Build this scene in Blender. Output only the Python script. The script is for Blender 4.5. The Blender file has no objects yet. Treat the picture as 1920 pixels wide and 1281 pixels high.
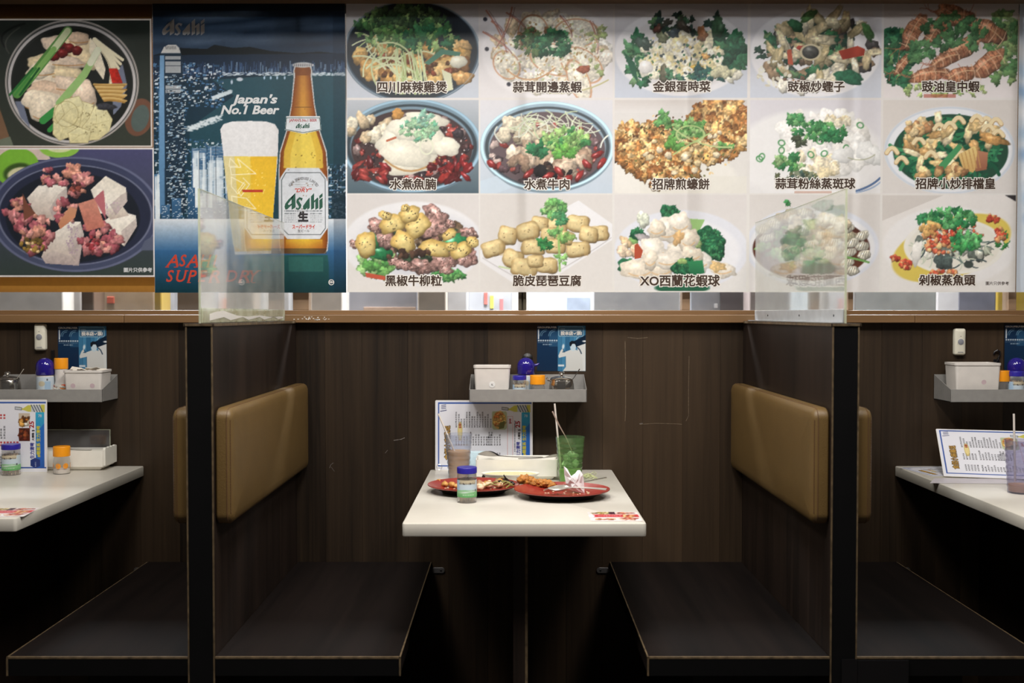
import bpy, bmesh, math, random
import numpy as np
from mathutils import Vector, Matrix, noise as mnoise
from mathutils.geometry import tessellate_polygon

PI = math.pi
sc = bpy.context.scene
COL = sc.collection

# ------------------------------------------------------------------ camera
F, CAMZ, PITCH = 1950.0, 1.25, math.atan(50 / 1950.0)
cam = bpy.data.cameras.new('camera')
cam_o = bpy.data.objects.new('camera', cam)
COL.objects.link(cam_o)
cam_o.location = (0, 0, CAMZ)
cam_o.rotation_euler = (PI / 2 - PITCH, 0, 0)
cam.sensor_width = 36
cam.lens = 36 * F / 1920
cam.clip_start = .05
cam.dof.use_dof = True
cam.dof.focus_distance = 3.12
cam.dof.aperture_fstop = 3.2
sc.camera = cam_o

# ------------------------------------------------------------------ world, lights, exposure
sc.view_settings.view_transform = 'Standard'
sc.view_settings.look = 'None'
sc.view_settings.exposure = 0.0
sc.view_settings.gamma = 1.0
sc.view_settings.use_curve_mapping = False
world = bpy.data.worlds.new('world')
sc.world = world
world.use_nodes = True
world.node_tree.nodes['Background'].inputs[0].default_value = (1, .95, .9, 1)
world.node_tree.nodes['Background'].inputs[1].default_value = .030


def area(name, loc, size, power, col=(1, .955, .90), rot=(0, 0, 0), spread=None):
    l = bpy.data.lights.new(name, 'AREA')
    l.shape = 'DISK'
    l.size = size
    l.energy = power
    l.color = col
    if spread:
        l.spread = spread
    o = bpy.data.objects.new(name, l)
    COL.objects.link(o)
    o.location = loc
    o.rotation_euler = rot
    return o


# downlights in the dining room ceiling, one per booth and between
for lx, lp in ((-2.1, 4), (-.82, 19), (.06, 25), (.95, 19), (2.2, 4)):
    area('ceiling_downlight', (lx, 1.66, 2.66), .5, lp)
for lx, lp in ((-1.0, 9), (.05, 12), (1.1, 9)):
    area('ceiling_downlight', (lx, 2.30, 2.66), .5, lp)
# ceiling lights of the room beyond the glass
for lx in (-1.6, 0.1, 1.7):
    area('far_room_light', (lx, 4.55, 2.55), .5, 95, (.97, .98, 1))

# ------------------------------------------------------------------ helpers
CP, SP = math.cos(PITCH), math.sin(PITCH)


def ray(px, py):
    v = 640.5 - py
    return Vector((px - 960, v * SP + F * CP, v * CP - F * SP))


def at(px, py, Y):
    d = ray(px, py)
    return Vector((0, 0, CAMZ)) + d * (Y / d.y)


def atz(px, py, Z):
    d = ray(px, py)
    return Vector((0, 0, CAMZ)) + d * ((Z - CAMZ) / d.z)


def lin(c):
    c = np.asarray(c, float)
    return np.where(c <= .04045, c / 12.92, ((c + .055) / 1.055) ** 2.4)


def rgb(r, g, b):
    return tuple(float(x) for x in lin(np.array([r, g, b]) / 255.0))


def nodes(m):
    m.use_nodes = True
    return m.node_tree.nodes, m.node_tree.links, m.node_tree.nodes['Principled BSDF']


def setin(b, **kw):
    names = {'color': 'Base Color', 'rough': 'Roughness', 'metal': 'Metallic', 'spec': 'Specular IOR Level',
             'trans': 'Transmission Weight', 'coat': 'Coat Weight', 'ior': 'IOR', 'alpha': 'Alpha'}
    for k, v in kw.items():
        b.inputs[names[k]].default_value = (*v, 1) if k == 'color' else v


def mat(name, color, rough=.5, metal=0, spec=.5, var=.08, scale=30, coat=0, bump=0, bscale=200):
    """plain procedural material: colour broken by a soft noise"""
    m = bpy.data.materials.new(name)
    n, l, b = nodes(m)
    setin(b, color=color, rough=rough, metal=metal, spec=spec, coat=coat)
    tc = n.new('ShaderNodeTexCoord')
    if var:
        nz = n.new('ShaderNodeTexNoise')
        nz.inputs['Scale'].default_value = scale
        nz.inputs['Detail'].default_value = 4
        l.new(tc.outputs['Object'], nz.inputs['Vector'])
        r = n.new('ShaderNodeValToRGB')
        r.color_ramp.elements[0].position = .3
        r.color_ramp.elements[1].position = .7
        r.color_ramp.elements[0].color = (*[c * (1 - var) for c in color], 1)
        r.color_ramp.elements[1].color = (*[min(1, c * (1 + var)) for c in color], 1)
        l.new(nz.outputs['Fac'], r.inputs['Fac'])
        l.new(r.outputs['Color'], b.inputs['Base Color'])
    if bump:
        nb = n.new('ShaderNodeTexNoise')
        nb.inputs['Scale'].default_value = bscale
        nb.inputs['Detail'].default_value = 3
        l.new(tc.outputs['Object'], nb.inputs['Vector'])
        bp = n.new('ShaderNodeBump')
        bp.inputs['Strength'].default_value = bump
        bp.inputs['Distance'].default_value = .002
        l.new(nb.outputs['Fac'], bp.inputs['Height'])
        l.new(bp.outputs['Normal'], b.inputs['Normal'])
    return m


def wood(name, c0, c1, rough=.45, axis=2, grain=55, spec=.4, rnd=.5):
    """laminate: long grain streaks along one axis, tone differs from piece to piece"""
    m = bpy.data.materials.new(name)
    n, l, b = nodes(m)
    setin(b, rough=rough, spec=spec)
    tc = n.new('ShaderNodeTexCoord')
    oi = n.new('ShaderNodeObjectInfo')
    mul = n.new('ShaderNodeMath')
    mul.operation = 'MULTIPLY'
    mul.inputs[1].default_value = 37
    l.new(oi.outputs['Random'], mul.inputs[0])
    add = n.new('ShaderNodeVectorMath')
    add.operation = 'ADD'
    l.new(tc.outputs['Object'], add.inputs[0])
    l.new(mul.outputs[0], add.inputs[1])
    mp = n.new('ShaderNodeMapping')
    s = [grain, grain, grain]
    s[axis] = 1.3
    mp.inputs['Scale'].default_value = s
    l.new(add.outputs[0], mp.inputs['Vector'])
    nz = n.new('ShaderNodeTexNoise')
    nz.inputs['Scale'].default_value = 1.0
    nz.inputs['Detail'].default_value = 7
    nz.inputs['Roughness'].default_value = .68
    nz.inputs['Distortion'].default_value = .35
    l.new(mp.outputs[0], nz.inputs['Vector'])
    mp2 = n.new('ShaderNodeMapping')
    s2 = [9, 9, 9]
    s2[axis] = .7
    mp2.inputs['Scale'].default_value = s2
    l.new(add.outputs[0], mp2.inputs['Vector'])
    nz2 = n.new('ShaderNodeTexNoise')
    nz2.inputs['Scale'].default_value = 1.0
    nz2.inputs['Detail'].default_value = 3
    l.new(mp2.outputs[0], nz2.inputs['Vector'])
    s1 = n.new('ShaderNodeMath')
    s1.operation = 'ADD'
    l.new(nz.outputs['Fac'], s1.inputs[0])
    l.new(nz2.outputs['Fac'], s1.inputs[1])
    sr = n.new('ShaderNodeMath')
    sr.operation = 'MULTIPLY_ADD'
    l.new(oi.outputs['Random'], sr.inputs[0])
    sr.inputs[1].default_value = rnd
    l.new(s1.outputs[0], sr.inputs[2])
    mr = n.new('ShaderNodeMapRange')
    mr.inputs['From Min'].default_value = .72
    mr.inputs['From Max'].default_value = 1.28 + rnd
    l.new(sr.outputs[0], mr.inputs['Value'])
    cr = n.new('ShaderNodeValToRGB')
    cr.color_ramp.elements[0].color = (*c0, 1)
    cr.color_ramp.elements[1].color = (*c1, 1)
    l.new(mr.outputs[0], cr.inputs['Fac'])
    l.new(cr.outputs['Color'], b.inputs['Base Color'])
    return m


def clear(name, tint, body, fac, rough=.15, ior=1.45, gloss=.9):
    """thin clear or hazy plastic: see-through + a hazy body + fresnel gloss"""
    m = bpy.data.materials.new(name)
    n, l, b = nodes(m)
    out = n['Material Output']
    setin(b, color=body, rough=.5, spec=.3)
    tr = n.new('ShaderNodeBsdfTransparent')
    tr.inputs[0].default_value = (*tint, 1)
    nz = n.new('ShaderNodeTexNoise')
    nz.inputs['Scale'].default_value = 14
    tc = n.new('ShaderNodeTexCoord')
    l.new(tc.outputs['Object'], nz.inputs['Vector'])
    ma = n.new('ShaderNodeMath')
    ma.operation = 'MULTIPLY'
    ma.inputs[1].default_value = fac * 2
    l.new(nz.outputs['Fac'], ma.inputs[0])
    mx = n.new('ShaderNodeMixShader')
    l.new(ma.outputs[0], mx.inputs[0])
    l.new(tr.outputs[0], mx.inputs[1])
    l.new(b.outputs[0], mx.inputs[2])
    gl = n.new('ShaderNodeBsdfGlossy')
    gl.inputs['Roughness'].default_value = rough
    gl.inputs['Color'].default_value = (gloss, gloss, gloss, 1)
    fr = n.new('ShaderNodeFresnel')
    # rays are not bent here, so the far side of a sheet must reflect like the near side
    ge = n.new('ShaderNodeNewGeometry')
    io = n.new('ShaderNodeMapRange')
    io.inputs['To Min'].default_value = ior
    io.inputs['To Max'].default_value = 1 / ior
    l.new(ge.outputs['Backfacing'], io.inputs['Value'])
    l.new(io.outputs[0], fr.inputs['IOR'])
    mx2 = n.new('ShaderNodeMixShader')
    l.new(fr.outputs[0], mx2.inputs[0])
    l.new(mx.outputs[0], mx2.inputs[1])
    l.new(gl.outputs[0], mx2.inputs[2])
    l.new(mx2.outputs[0], out.inputs['Surface'])
    return m


def vcol_mat(name, rough=.4, translucent=0.0, spec=.35):
    m = bpy.data.materials.new(name)
    n, l, b = nodes(m)
    setin(b, rough=rough, spec=spec)
    at_ = n.new('ShaderNodeAttribute')
    at_.attribute_name = 'print'
    l.new(at_.outputs['Color'], b.inputs['Base Color'])
    if translucent:
        t = n.new('ShaderNodeBsdfTranslucent')
        l.new(at_.outputs['Color'], t.inputs[0])
        mx = n.new('ShaderNodeMixShader')
        mx.inputs[0].default_value = translucent
        l.new(b.outputs[0], mx.inputs[1])
        l.new(t.outputs[0], mx.inputs[2])
        l.new(mx.outputs[0], n['Material Output'].inputs['Surface'])
    return m


def link(o, parent=None, label=None, cat=None, group=None, kind=None):
    COL.objects.link(o)
    if parent:
        o.parent = parent
    return tag(o, label, cat, group, kind)


def tag(o, label=None, cat=None, group=None, kind=None):
    if label:
        o['label'] = label
    if cat:
        o['category'] = cat
    if group:
        o['group'] = group
    if kind:
        o['kind'] = kind
    return o


def thing(name, label, cat, loc=(0, 0, 0), rot=(0, 0, 0), group=None):
    o = bpy.data.objects.new(name, None)
    o.empty_display_size = .05
    o.location = loc
    o.rotation_euler = rot
    return link(o, None, label, cat, group)


def obj(name, bm, m, parent=None, smooth=False, loc=None, **kw):
    me = bpy.data.meshes.new(name)
    bmesh.ops.recalc_face_normals(bm, faces=bm.faces)
    bm.to_mesh(me)
    bm.free()
    me.materials.append(m)
    if smooth:
        me.polygons.foreach_set('use_smooth', [True] * len(me.polygons))
        if smooth != 'all':
            me.set_sharp_from_angle(angle=math.radians(38))
    o = bpy.data.objects.new(name, me)
    if loc:
        o.location = loc
    return link(o, parent, **kw)


def copy_tree(o, parent=None):
    c = o.copy()
    COL.objects.link(c)
    c.parent = parent
    for ch in list(o.children):
        copy_tree(ch, c)
    return c


def B():
    return bmesh.new()


def bx(x0, x1, y0, y1, z0, z1, bev=0, seg=2, bm=None):
    bm = bm or B()
    r = bmesh.ops.create_cube(bm, size=1)
    for v in r['verts']:
        v.co = Vector((x0 + (v.co.x + .5) * (x1 - x0), y0 + (v.co.y + .5) * (y1 - y0), z0 + (v.co.z + .5) * (z1 - z0)))
    if bev:
        es = list({e for v in r['verts'] for e in v.link_edges})
        bmesh.ops.bevel(bm, geom=es, offset=bev, segments=seg, affect='EDGES', profile=.5)
    return bm


def lathe(prof, seg=32, c=(0, 0, 0), sx=1, sy=1, bm=None, wob=None, cap=True):
    """prof: list of (radius, z) from bottom to top, may fold back inside"""
    bm = bm or B()
    rings = []
    for r, z in prof:
        if r < 1e-6:
            rings.append([bm.verts.new((c[0], c[1], c[2] + z))])
        else:
            ring = []
            for i in range(seg):
                a = 2 * PI * i / seg
                k = wob(a, z) if wob else 1
                ring.append(bm.verts.new((c[0] + r * sx * k * math.cos(a), c[1] + r * sy * k * math.sin(a), c[2] + z)))
            rings.append(ring)
    for a, b in zip(rings, rings[1:]):
        if len(a) == 1 and len(b) == 1:
            continue
        for i in range(seg):
            j = (i + 1) % seg
            if len(a) == 1:
                bm.faces.new((a[0], b[i], b[j]))
            elif len(b) == 1:
                bm.faces.new((a[i], a[j], b[0]))
            else:
                bm.faces.new((a[i], a[j], b[j], b[i]))
    if cap:
        for ring in (rings[0], rings[-1]):
            if len(ring) > 1:
                bm.faces.new(ring)
    return bm


def tube(pts, r, seg=8, bm=None, flat=1.0, caps=True):
    """tube along a path; r a number or list"""
    bm = bm or B()
    pts = [Vector(p) for p in pts]
    rs = r if isinstance(r, (list, tuple)) else [r] * len(pts)
    rings = []
    for i, p in enumerate(pts):
        t = (pts[min(i + 1, len(pts) - 1)] - pts[max(i - 1, 0)]).normalized()
        up = Vector((0, 0, 1)) if abs(t.z) < .95 else Vector((0, 1, 0))
        s = t.cross(up).normalized()
        u = s.cross(t).normalized()
        rings.append([bm.verts.new(p + s * (rs[i] * math.cos(2 * PI * k / seg)) + u * (rs[i] * flat * math.sin(2 * PI * k / seg)))
                      for k in range(seg)])
    for a, b in zip(rings, rings[1:]):
        for k in range(seg):
            j = (k + 1) % seg
            bm.faces.new((a[k], a[j], b[j], b[k]))
    if caps:
        bm.faces.new(rings[0])
        bm.faces.new(rings[-1])
    return bm


def rr(w, h, r, n=6):
    r = max(.0004, min(r, w / 2 - 1e-5, h / 2 - 1e-5))
    out = []
    for cx, cy, a0 in ((w / 2 - r, h / 2 - r, 0), (-w / 2 + r, h / 2 - r, 90), (-w / 2 + r, -h / 2 + r, 180), (w / 2 - r, -h / 2 + r, 270)):
        for i in range(n + 1):
            a = math.radians(a0 + 90 * i / n)
            out.append((cx + r * math.cos(a), cy + r * math.sin(a)))
    return out


def slab(w, h, rings, cr, M=None, n=6, bm=None, caps=(True, True)):
    """rounded-rectangle rings (inset, z) skinned into a solid; M maps local to parent space"""
    bm = bm or B()
    M = M or Matrix()
    rs = []
    for ins, z in rings:
        rs.append([bm.verts.new(M @ Vector((x, y, z))) for x, y in rr(w - 2 * ins, h - 2 * ins, cr - ins, n)])
    for a, b in zip(rs, rs[1:]):
        for i in range(len(a)):
            j = (i + 1) % len(a)
            bm.faces.new((a[i], a[j], b[j], b[i]))
    if caps[0]:
        bm.faces.new(rs[0])
    if caps[1]:
        bm.faces.new(rs[-1])
    return bm


def prism(pts, z0, z1, M=None, bm=None):
    bm = bm or B()
    M = M or Matrix()
    a = [bm.verts.new(M @ Vector((x, y, z0))) for x, y in pts]
    b = [bm.verts.new(M @ Vector((x, y, z1))) for x, y in pts]
    for i in range(len(pts)):
        j = (i + 1) % len(pts)
        bm.faces.new((a[i], a[j], b[j], b[i]))
    for ring in (a, b):
        for t in tessellate_polygon([[v.co for v in ring]]):
            try:
                bm.faces.new([ring[k] for k in t])
            except ValueError:
                pass
    return bm


def flatpoly(polys, z=0, bm=None, th=.0002):
    bm = bm or B()
    for p in polys:
        prism(p, z, z + th, bm=bm)
    return bm


def lump(c, r, seed, amp=.25, freq=2.2, sub=2, scale=(1, 1, 1), bm=None, rot=None):
    """irregular chunk"""
    bm = bm or B()
    res = bmesh.ops.create_icosphere(bm, subdivisions=sub, radius=1)
    R = rot or Matrix()
    off = Vector((seed * 3.7, seed * 1.9, seed * 5.3))
    for v in res['verts']:
        k = 1 + amp * mnoise.noise(v.co * freq + off) * 1.6
        p = Vector((v.co.x * scale[0], v.co.y * scale[1], v.co.z * scale[2])) * (r * k)
        v.co = Vector(c) + R @ p
    return bm


def text(body, size, m, parent, loc, rot=0, bold=.0, shear=0, name='lettering', align='CENTER', width=None, th=.00015, space=1.0):
    """flat lettering in the parent's local XY plane, facing +Z"""
    cu = bpy.data.curves.new('t', 'FONT')
    cu.body = body
    cu.size = size
    cu.shear = shear
    cu.align_x = align
    cu.align_y = 'CENTER'
    cu.resolution_u = 3
    cu.space_character = space
    cu.bevel_depth = bold * size
    cu.bevel_resolution = 0
    o = bpy.data.objects.new('t', cu)
    COL.objects.link(o)
    dg = bpy.context.evaluated_depsgraph_get()
    me = bpy.data.meshes.new_from_object(o.evaluated_get(dg))
    bpy.data.objects.remove(o)
    bpy.data.curves.remove(cu)
    me.name = name
    n = len(me.vertices)
    co = np.empty(n * 3, np.float32)
    me.vertices.foreach_get('co', co)
    co = co.reshape(-1, 3)
    if n:
        zz = np.abs(co[:, 2]).max()
        co[:, 2] *= (th / zz) if zz > 1e-7 else 1
        if width:
            mid = (co[:, 0].max() + co[:, 0].min()) / 2
            k = width / max(1e-6, co[:, 0].max() - co[:, 0].min())
            co[:, 0] = (co[:, 0] - mid) * k + (mid if align == 'LEFT' else 0)
        me.vertices.foreach_set('co', co.ravel())
        me.polygons.foreach_set('use_smooth', [False] * len(me.polygons))
    me.materials.clear()
    me.materials.append(m)
    t = bpy.data.objects.new(name, me)
    t.location = loc
    t.rotation_euler = (0, 0, rot)
    return link(t, parent)


# ------------------------------------------------------------------ painter for flat prints (colour attribute on a fine grid)
_rs = np.random.RandomState(7)


def vnoise(H, W, cell, rs=_rs):
    gh, gw = int(H / cell) + 3, int(W / cell) + 3
    g = rs.rand(gh, gw)
    y = np.arange(H) / cell
    x = np.arange(W) / cell
    yi, xi = y.astype(int), x.astype(int)
    fy, fx = (y - yi)[:, None], (x - xi)[None]
    fy, fx = fy * fy * (3 - 2 * fy), fx * fx * (3 - 2 * fx)
    a = g[yi][:, xi]
    b = g[yi][:, xi + 1]
    c = g[yi + 1][:, xi]
    d = g[yi + 1][:, xi + 1]
    return (a * (1 - fx) + b * fx) * (1 - fy) + (c * (1 - fx) + d * fx) * fy


class Canvas:
    def __init__(s, x0, y0, x1, y1, step, bg):
        s.x0, s.y0, s.step = x0, y0, step
        s.W, s.H = int(round((x1 - x0) / step)) + 1, int(round((y1 - y0) / step)) + 1
        s.xs = np.linspace(x0, x1, s.W)
        s.ys = np.linspace(y0, y1, s.H)
        s.a = np.empty((s.H, s.W, 3))
        s.a[:] = np.array(bg) / 255.0
        s.n1 = vnoise(s.H, s.W, 2.2) * .55 + vnoise(s.H, s.W, 5) * .45
        s.n2 = vnoise(s.H, s.W, 12) * .6 + vnoise(s.H, s.W, 30) * .4
        s.rs = np.random.RandomState(11)
        s.cr = (x0, y0, x1, y1)

    def clip(s, *r):
        s.cr = r if r else (s.xs[0], s.ys[0], s.xs[-1], s.ys[-1])

    def sub(s, x0, y0, x1, y1):
        x0, y0 = max(x0, s.cr[0]), max(y0, s.cr[1])
        x1, y1 = min(x1, s.cr[2]), min(y1, s.cr[3])
        i0, i1 = np.searchsorted(s.xs, x0), np.searchsorted(s.xs, x1, 'right')
        j0, j1 = np.searchsorted(s.ys, y0), np.searchsorted(s.ys, y1, 'right')
        if i1 <= i0 or j1 <= j0:
            return None
        X, Y = np.meshgrid(s.xs[i0:i1], s.ys[j0:j1])
        return (slice(j0, j1), slice(i0, i1)), X, Y

    def comp(s, sl, al, col):
        al = np.clip(al, 0, 1)[..., None]
        s.a[sl] = s.a[sl] * (1 - al) + np.clip(col, 0, 1) * al

    def rect(s, x0, y0, x1, y1, c0, c1=None, horiz=False, al=1.0):
        r = s.sub(x0, y0, x1, y1)
        if not r:
            return
        sl, X, Y = r
        c0 = np.array(c0) / 255.0
        c1 = c0 if c1 is None else np.array(c1) / 255.0
        t = ((X - x0) / (x1 - x0) if horiz else (Y - y0) / (y1 - y0))[..., None]
        s.comp(sl, np.full(X.shape, al), c0 * (1 - t) + c1 * t)

    def ell(s, cx, cy, rx, ry, col, rot=0, soft=1.5, al=1.0, tex=0, col2=None):
        R = max(rx, ry) + soft
        r = s.sub(cx - R, cy - R, cx + R, cy + R)
        if not r:
            return
        sl, X, Y = r
        c, n = math.cos(rot), math.sin(rot)
        u = ((X - cx) * c + (Y - cy) * n) / rx
        v = (-(X - cx) * n + (Y - cy) * c) / ry
        d = np.sqrt(u * u + v * v)
        C = np.array(col) / 255.0
        if col2 is not None:
            t = np.clip(v * .5 + .5, 0, 1)[..., None]
            C = C * (1 - t) + np.array(col2) / 255.0 * t
        if tex:
            C = C * (1 + tex * (s.n2[sl][..., None] - .5))
        s.comp(sl, ((1 - d) * min(rx, ry) / soft + .5) * al, C)

    def ring(s, cx, cy, rx, ry, w, col, al=1.0, soft=1.2, rot=0):
        R = max(rx, ry) + w + soft
        r = s.sub(cx - R, cy - R, cx + R, cy + R)
        if not r:
            return
        sl, X, Y = r
        c, n = math.cos(rot), math.sin(rot)
        d = np.sqrt((((X - cx) * c + (Y - cy) * n) / rx) ** 2 + ((-(X - cx) * n + (Y - cy) * c) / ry) ** 2)
        dist = np.abs(d - 1) * min(rx, ry)
        s.comp(sl, ((w / 2 - dist) / soft + .5) * al, np.array(col) / 255.0)

    def blob(s, cx, cy, rx, ry, col, rot=0, rough=.12, shade=.35, rim=.25, spec=0, tex=.25, soft=1.3, al=1.0, p=2):
        R = max(rx, ry) * (1 + rough * 1.6) * (1 if p == 2 else 1.35) + 2
        r = s.sub(cx - R, cy - R, cx + R, cy + R)
        if not r:
            return
        sl, X, Y = r
        c, n = math.cos(rot), math.sin(rot)
        u = ((X - cx) * c + (Y - cy) * n) / rx
        v = (-(X - cx) * n + (Y - cy) * c) / ry
        a = np.arctan2(v, u)
        ph = s.rs.rand(4) * 6.28
        rad = 1 + rough * (.7 * np.sin(2 * a + ph[0]) + .6 * np.sin(3 * a + ph[1]) + .5 * np.sin(5 * a + ph[2]) + .4 * np.sin(8 * a + ph[3]))
        d = (np.abs(u) ** p + np.abs(v) ** p) ** (1 / p) / rad
        gy = (Y - cy) / max(rx, ry)
        gx = (X - cx) / max(rx, ry)
        L = 1 + shade * (-.75 * gy - .35 * gx) - rim * np.clip(d, 0, 1.2) ** 4
        L = L * (1 + tex * (s.n1[sl] - .5) * 2)
        C = (np.array(col) / 255.0) * L[..., None]
        if spec:
            h = np.exp(-(((u + .25) / .3) ** 2 + ((v + .35) / .22) ** 2))
            C = C + spec * h[..., None]
        s.comp(sl, ((1 - d) * min(rx, ry) / soft + .5) * al, C)

    def stroke(s, pts, w, col, al=1.0, soft=1.0, taper=0):
        P = np.array(pts, float)
        m = w + 2
        r = s.sub(P[:, 0].min() - m, P[:, 1].min() - m, P[:, 0].max() + m, P[:, 1].max() + m)
        if not r:
            return
        sl, X, Y = r
        D = np.full(X.shape, 1e9)
        N = len(P) - 1
        for i in range(N):
            a, b = P[i], P[i + 1]
            ab = b - a
            t = np.clip(((X - a[0]) * ab[0] + (Y - a[1]) * ab[1]) / max(1e-9, ab @ ab), 0, 1)
            ww = w * (1 - taper * (i + t) / N)
            D = np.minimum(D, np.hypot(X - a[0] - t * ab[0], Y - a[1] - t * ab[1]) - ww / 2)
        s.comp(sl, (-D / soft + .5) * al, np.array(col) / 255.0)

    def curve(s, p0, p1, p2, w, col, **k):
        p0, p1, p2 = map(np.array, (p0, p1, p2))
        s.stroke([p0 * (1 - t) ** 2 + 2 * p1 * t * (1 - t) + p2 * t * t for t in np.linspace(0, 1, 9)], w, col, **k)

    def poly(s, pts, col, col2=None, al=1.0, tex=0, horiz=False):
        P = np.array(pts, float)
        r = s.sub(P[:, 0].min() - 1, P[:, 1].min() - 1, P[:, 0].max() + 1, P[:, 1].max() + 1)
        if not r:
            return
        sl, X, Y = r
        acc = np.zeros(X.shape)
        q = s.step / 4
        for ox, oy in ((-q, -q), (q, -q), (-q, q), (q, q)):
            ins = np.zeros(X.shape, bool)
            for i in range(len(P)):
                x1, y1 = P[i]
                x2, y2 = P[i - 1]
                if y1 == y2:
                    continue
                cond = ((y1 > Y + oy) != (y2 > Y + oy)) & (X + ox < (x2 - x1) * (Y + oy - y1) / (y2 - y1) + x1)
                ins ^= cond
            acc += ins * .25
        C = np.array(col) / 255.0
        if col2 is not None:
            t = ((X - P[:, 0].min()) / np.ptp(P[:, 0]) if horiz else (Y - P[:, 1].min()) / np.ptp(P[:, 1]))[..., None]
            C = C * (1 - t) + np.array(col2) / 255.0 * t
        if tex:
            C = C * (1 + tex * (s.n1[sl][..., None] - .5) * 2)
        s.comp(sl, acc * al, C)

    def pile(s, cx, cy, rx, ry, n, lo, hi, pal, asp=(.55, 1), rough=.13, shade=.4, rim=.3, spec=.0, tex=.25, al=1.0, dome=0):
        pts = []
        for _ in range(n):
            a, q = s.rs.rand() * 6.28, math.sqrt(s.rs.rand())
            pts.append((cx + rx * q * math.cos(a), cy + ry * q * math.sin(a) - dome * (1 - q)))
        pts.sort(key=lambda p: p[1])
        for x, y in pts:
            k = lo + (hi - lo) * s.rs.rand()
            s.blob(x, y, k, k * (asp[0] + (asp[1] - asp[0]) * s.rs.rand()), pal[s.rs.randint(len(pal))], s.rs.rand() * 3.14,
                   rough, shade, rim, spec * s.rs.rand(), tex, al=al)

    def herbs(s, cx, cy, rx, ry, n, lo, hi, pal, al=1.0):
        for _ in range(n):
            a, q = s.rs.rand() * 6.28, math.sqrt(s.rs.rand())
            x, y = cx + rx * q * math.cos(a), cy + ry * q * math.sin(a)
            k = lo + (hi - lo) * s.rs.rand()
            col = pal[s.rs.randint(len(pal))]
            s.blob(x, y, k, k * .7, col, s.rs.rand() * 3.14, .3, .3, .25, 0, .3, al=al)

    def stems(s, cx, cy, rx, ry, n, w, pal, L):
        for _ in range(n):
            a, q = s.rs.rand() * 6.28, math.sqrt(s.rs.rand())
            x, y = cx + rx * q * math.cos(a), cy + ry * q * math.sin(a)
            t = s.rs.rand() * 6.28
            dx, dy = L * math.cos(t), L * .7 * math.sin(t)
            s.curve((x - dx, y - dy), (x + dy * .6, y - dx * .6), (x + dx, y + dy), w * (.6 + .6 * s.rs.rand()), pal[s.rs.randint(len(pal))])

    def specks(s, cx, cy, rx, ry, n, w, pal, al=1.0):
        for _ in range(n):
            a, q = s.rs.rand() * 6.28, math.sqrt(s.rs.rand())
            s.ell(cx + rx * q * math.cos(a), cy + ry * q * math.sin(a), w * (.5 + s.rs.rand()), w * (.4 + .6 * s.rs.rand()),
                  pal[s.rs.randint(len(pal))], s.rs.rand() * 3, soft=.9, al=al)

    def mesh(s, name, fx, fy, m, gain=1.0):
        X = np.array([fx(x) for x in s.xs])
        Y = np.array([fy(y) for y in s.ys])
        gx, gy = np.meshgrid(X, Y)
        co = np.zeros((s.H * s.W, 3), np.float32)
        co[:, 0], co[:, 1] = gx.ravel(), gy.ravel()
        idx = np.arange(s.H * s.W).reshape(s.H, s.W)
        q = np.stack([idx[1:, :-1], idx[1:, 1:], idx[:-1, 1:], idx[:-1, :-1]], -1).reshape(-1)
        nf = (s.H - 1) * (s.W - 1)
        me = bpy.data.meshes.new(name)
        me.vertices.add(s.H * s.W)
        me.vertices.foreach_set('co', co.ravel())
        me.loops.add(nf * 4)
        me.loops.foreach_set('vertex_index', q.astype(np.int32))
        me.polygons.add(nf)
        me.polygons.foreach_set('loop_start', np.arange(0, nf * 4, 4, dtype=np.int32))
        me.update(calc_edges=True)
        ca = me.color_attributes.new('print', 'FLOAT_COLOR', 'POINT')
        c = np.ones((s.H * s.W, 4), np.float32)
        c[:, :3] = (lin(np.clip(s.a, 0, 1)) * gain).reshape(-1, 3)
        ca.data.foreach_set('color', c.ravel())
        me.materials.append(m)
        return me


# ------------------------------------------------------------------ materials
M = {}
M['plank'] = wood('dark_laminate', rgb(16, 12, 10), rgb(76, 60, 44), .5, 2, 60, rnd=.75, spec=.3)
M['part'] = wood('partition_laminate', rgb(18, 14, 12), rgb(52, 40, 33), .45, 2, 40, rnd=.2, spec=.3)
M['seatwood'] = wood('seat_laminate', rgb(9, 7, 7), rgb(32, 24, 21), .62, 1, 26, rnd=.2, spec=.15)
M['edge'] = mat('worn_edge', rgb(96, 80, 58), .55, var=.45, scale=60)
M['black_lam'] = mat('black_laminate', rgb(12, 12, 13), .5, spec=.2, var=.15, scale=8)
M['sill'] = wood('sill_wood', rgb(108, 80, 51), rgb(140, 108, 74), .45, 0, 30, rnd=.1)
M['soffit'] = mat('soffit_brown', rgb(96, 74, 52), .6)
M['floor'] = mat('floor_tile', rgb(52, 46, 42), .35, var=.2, scale=6)
M['ceiling'] = mat('ceiling_paint', rgb(120, 112, 104), .8)
M['table'] = mat('cream_solid_surface', rgb(215, 210, 199), .32, var=.035, scale=9, spec=.4)
M['leather'] = mat('tan_leatherette', rgb(106, 83, 46), .46, var=.07, scale=12, bump=.25, bscale=420, spec=.45)
M['seam'] = mat('seam_thread', rgb(96, 66, 38), .7)
M['steel'] = mat('brushed_steel', rgb(160, 158, 155), .42, metal=.25, var=.06, scale=40)
M['chrome'] = mat('polished_steel', rgb(196, 192, 186), .12, metal=.93, var=.03)
M['spoon'] = mat('dull_spoon_steel', rgb(176, 170, 160), .28, metal=.45, var=.05)
M['dark_metal'] = mat('dull_bracket', rgb(120, 118, 118), .45, metal=.7)
M['alu'] = mat('aluminium_angle', rgb(196, 200, 204), .4, metal=.35, var=.08)
M['white'] = mat('white_plastic', rgb(242, 239, 230), .38, var=.03)
M['tub'] = mat('milky_plastic', rgb(226, 220, 214), .4, var=.04)
M['bell'] = mat('doorbell_plastic', rgb(226, 222, 205), .4, var=.03)
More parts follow.
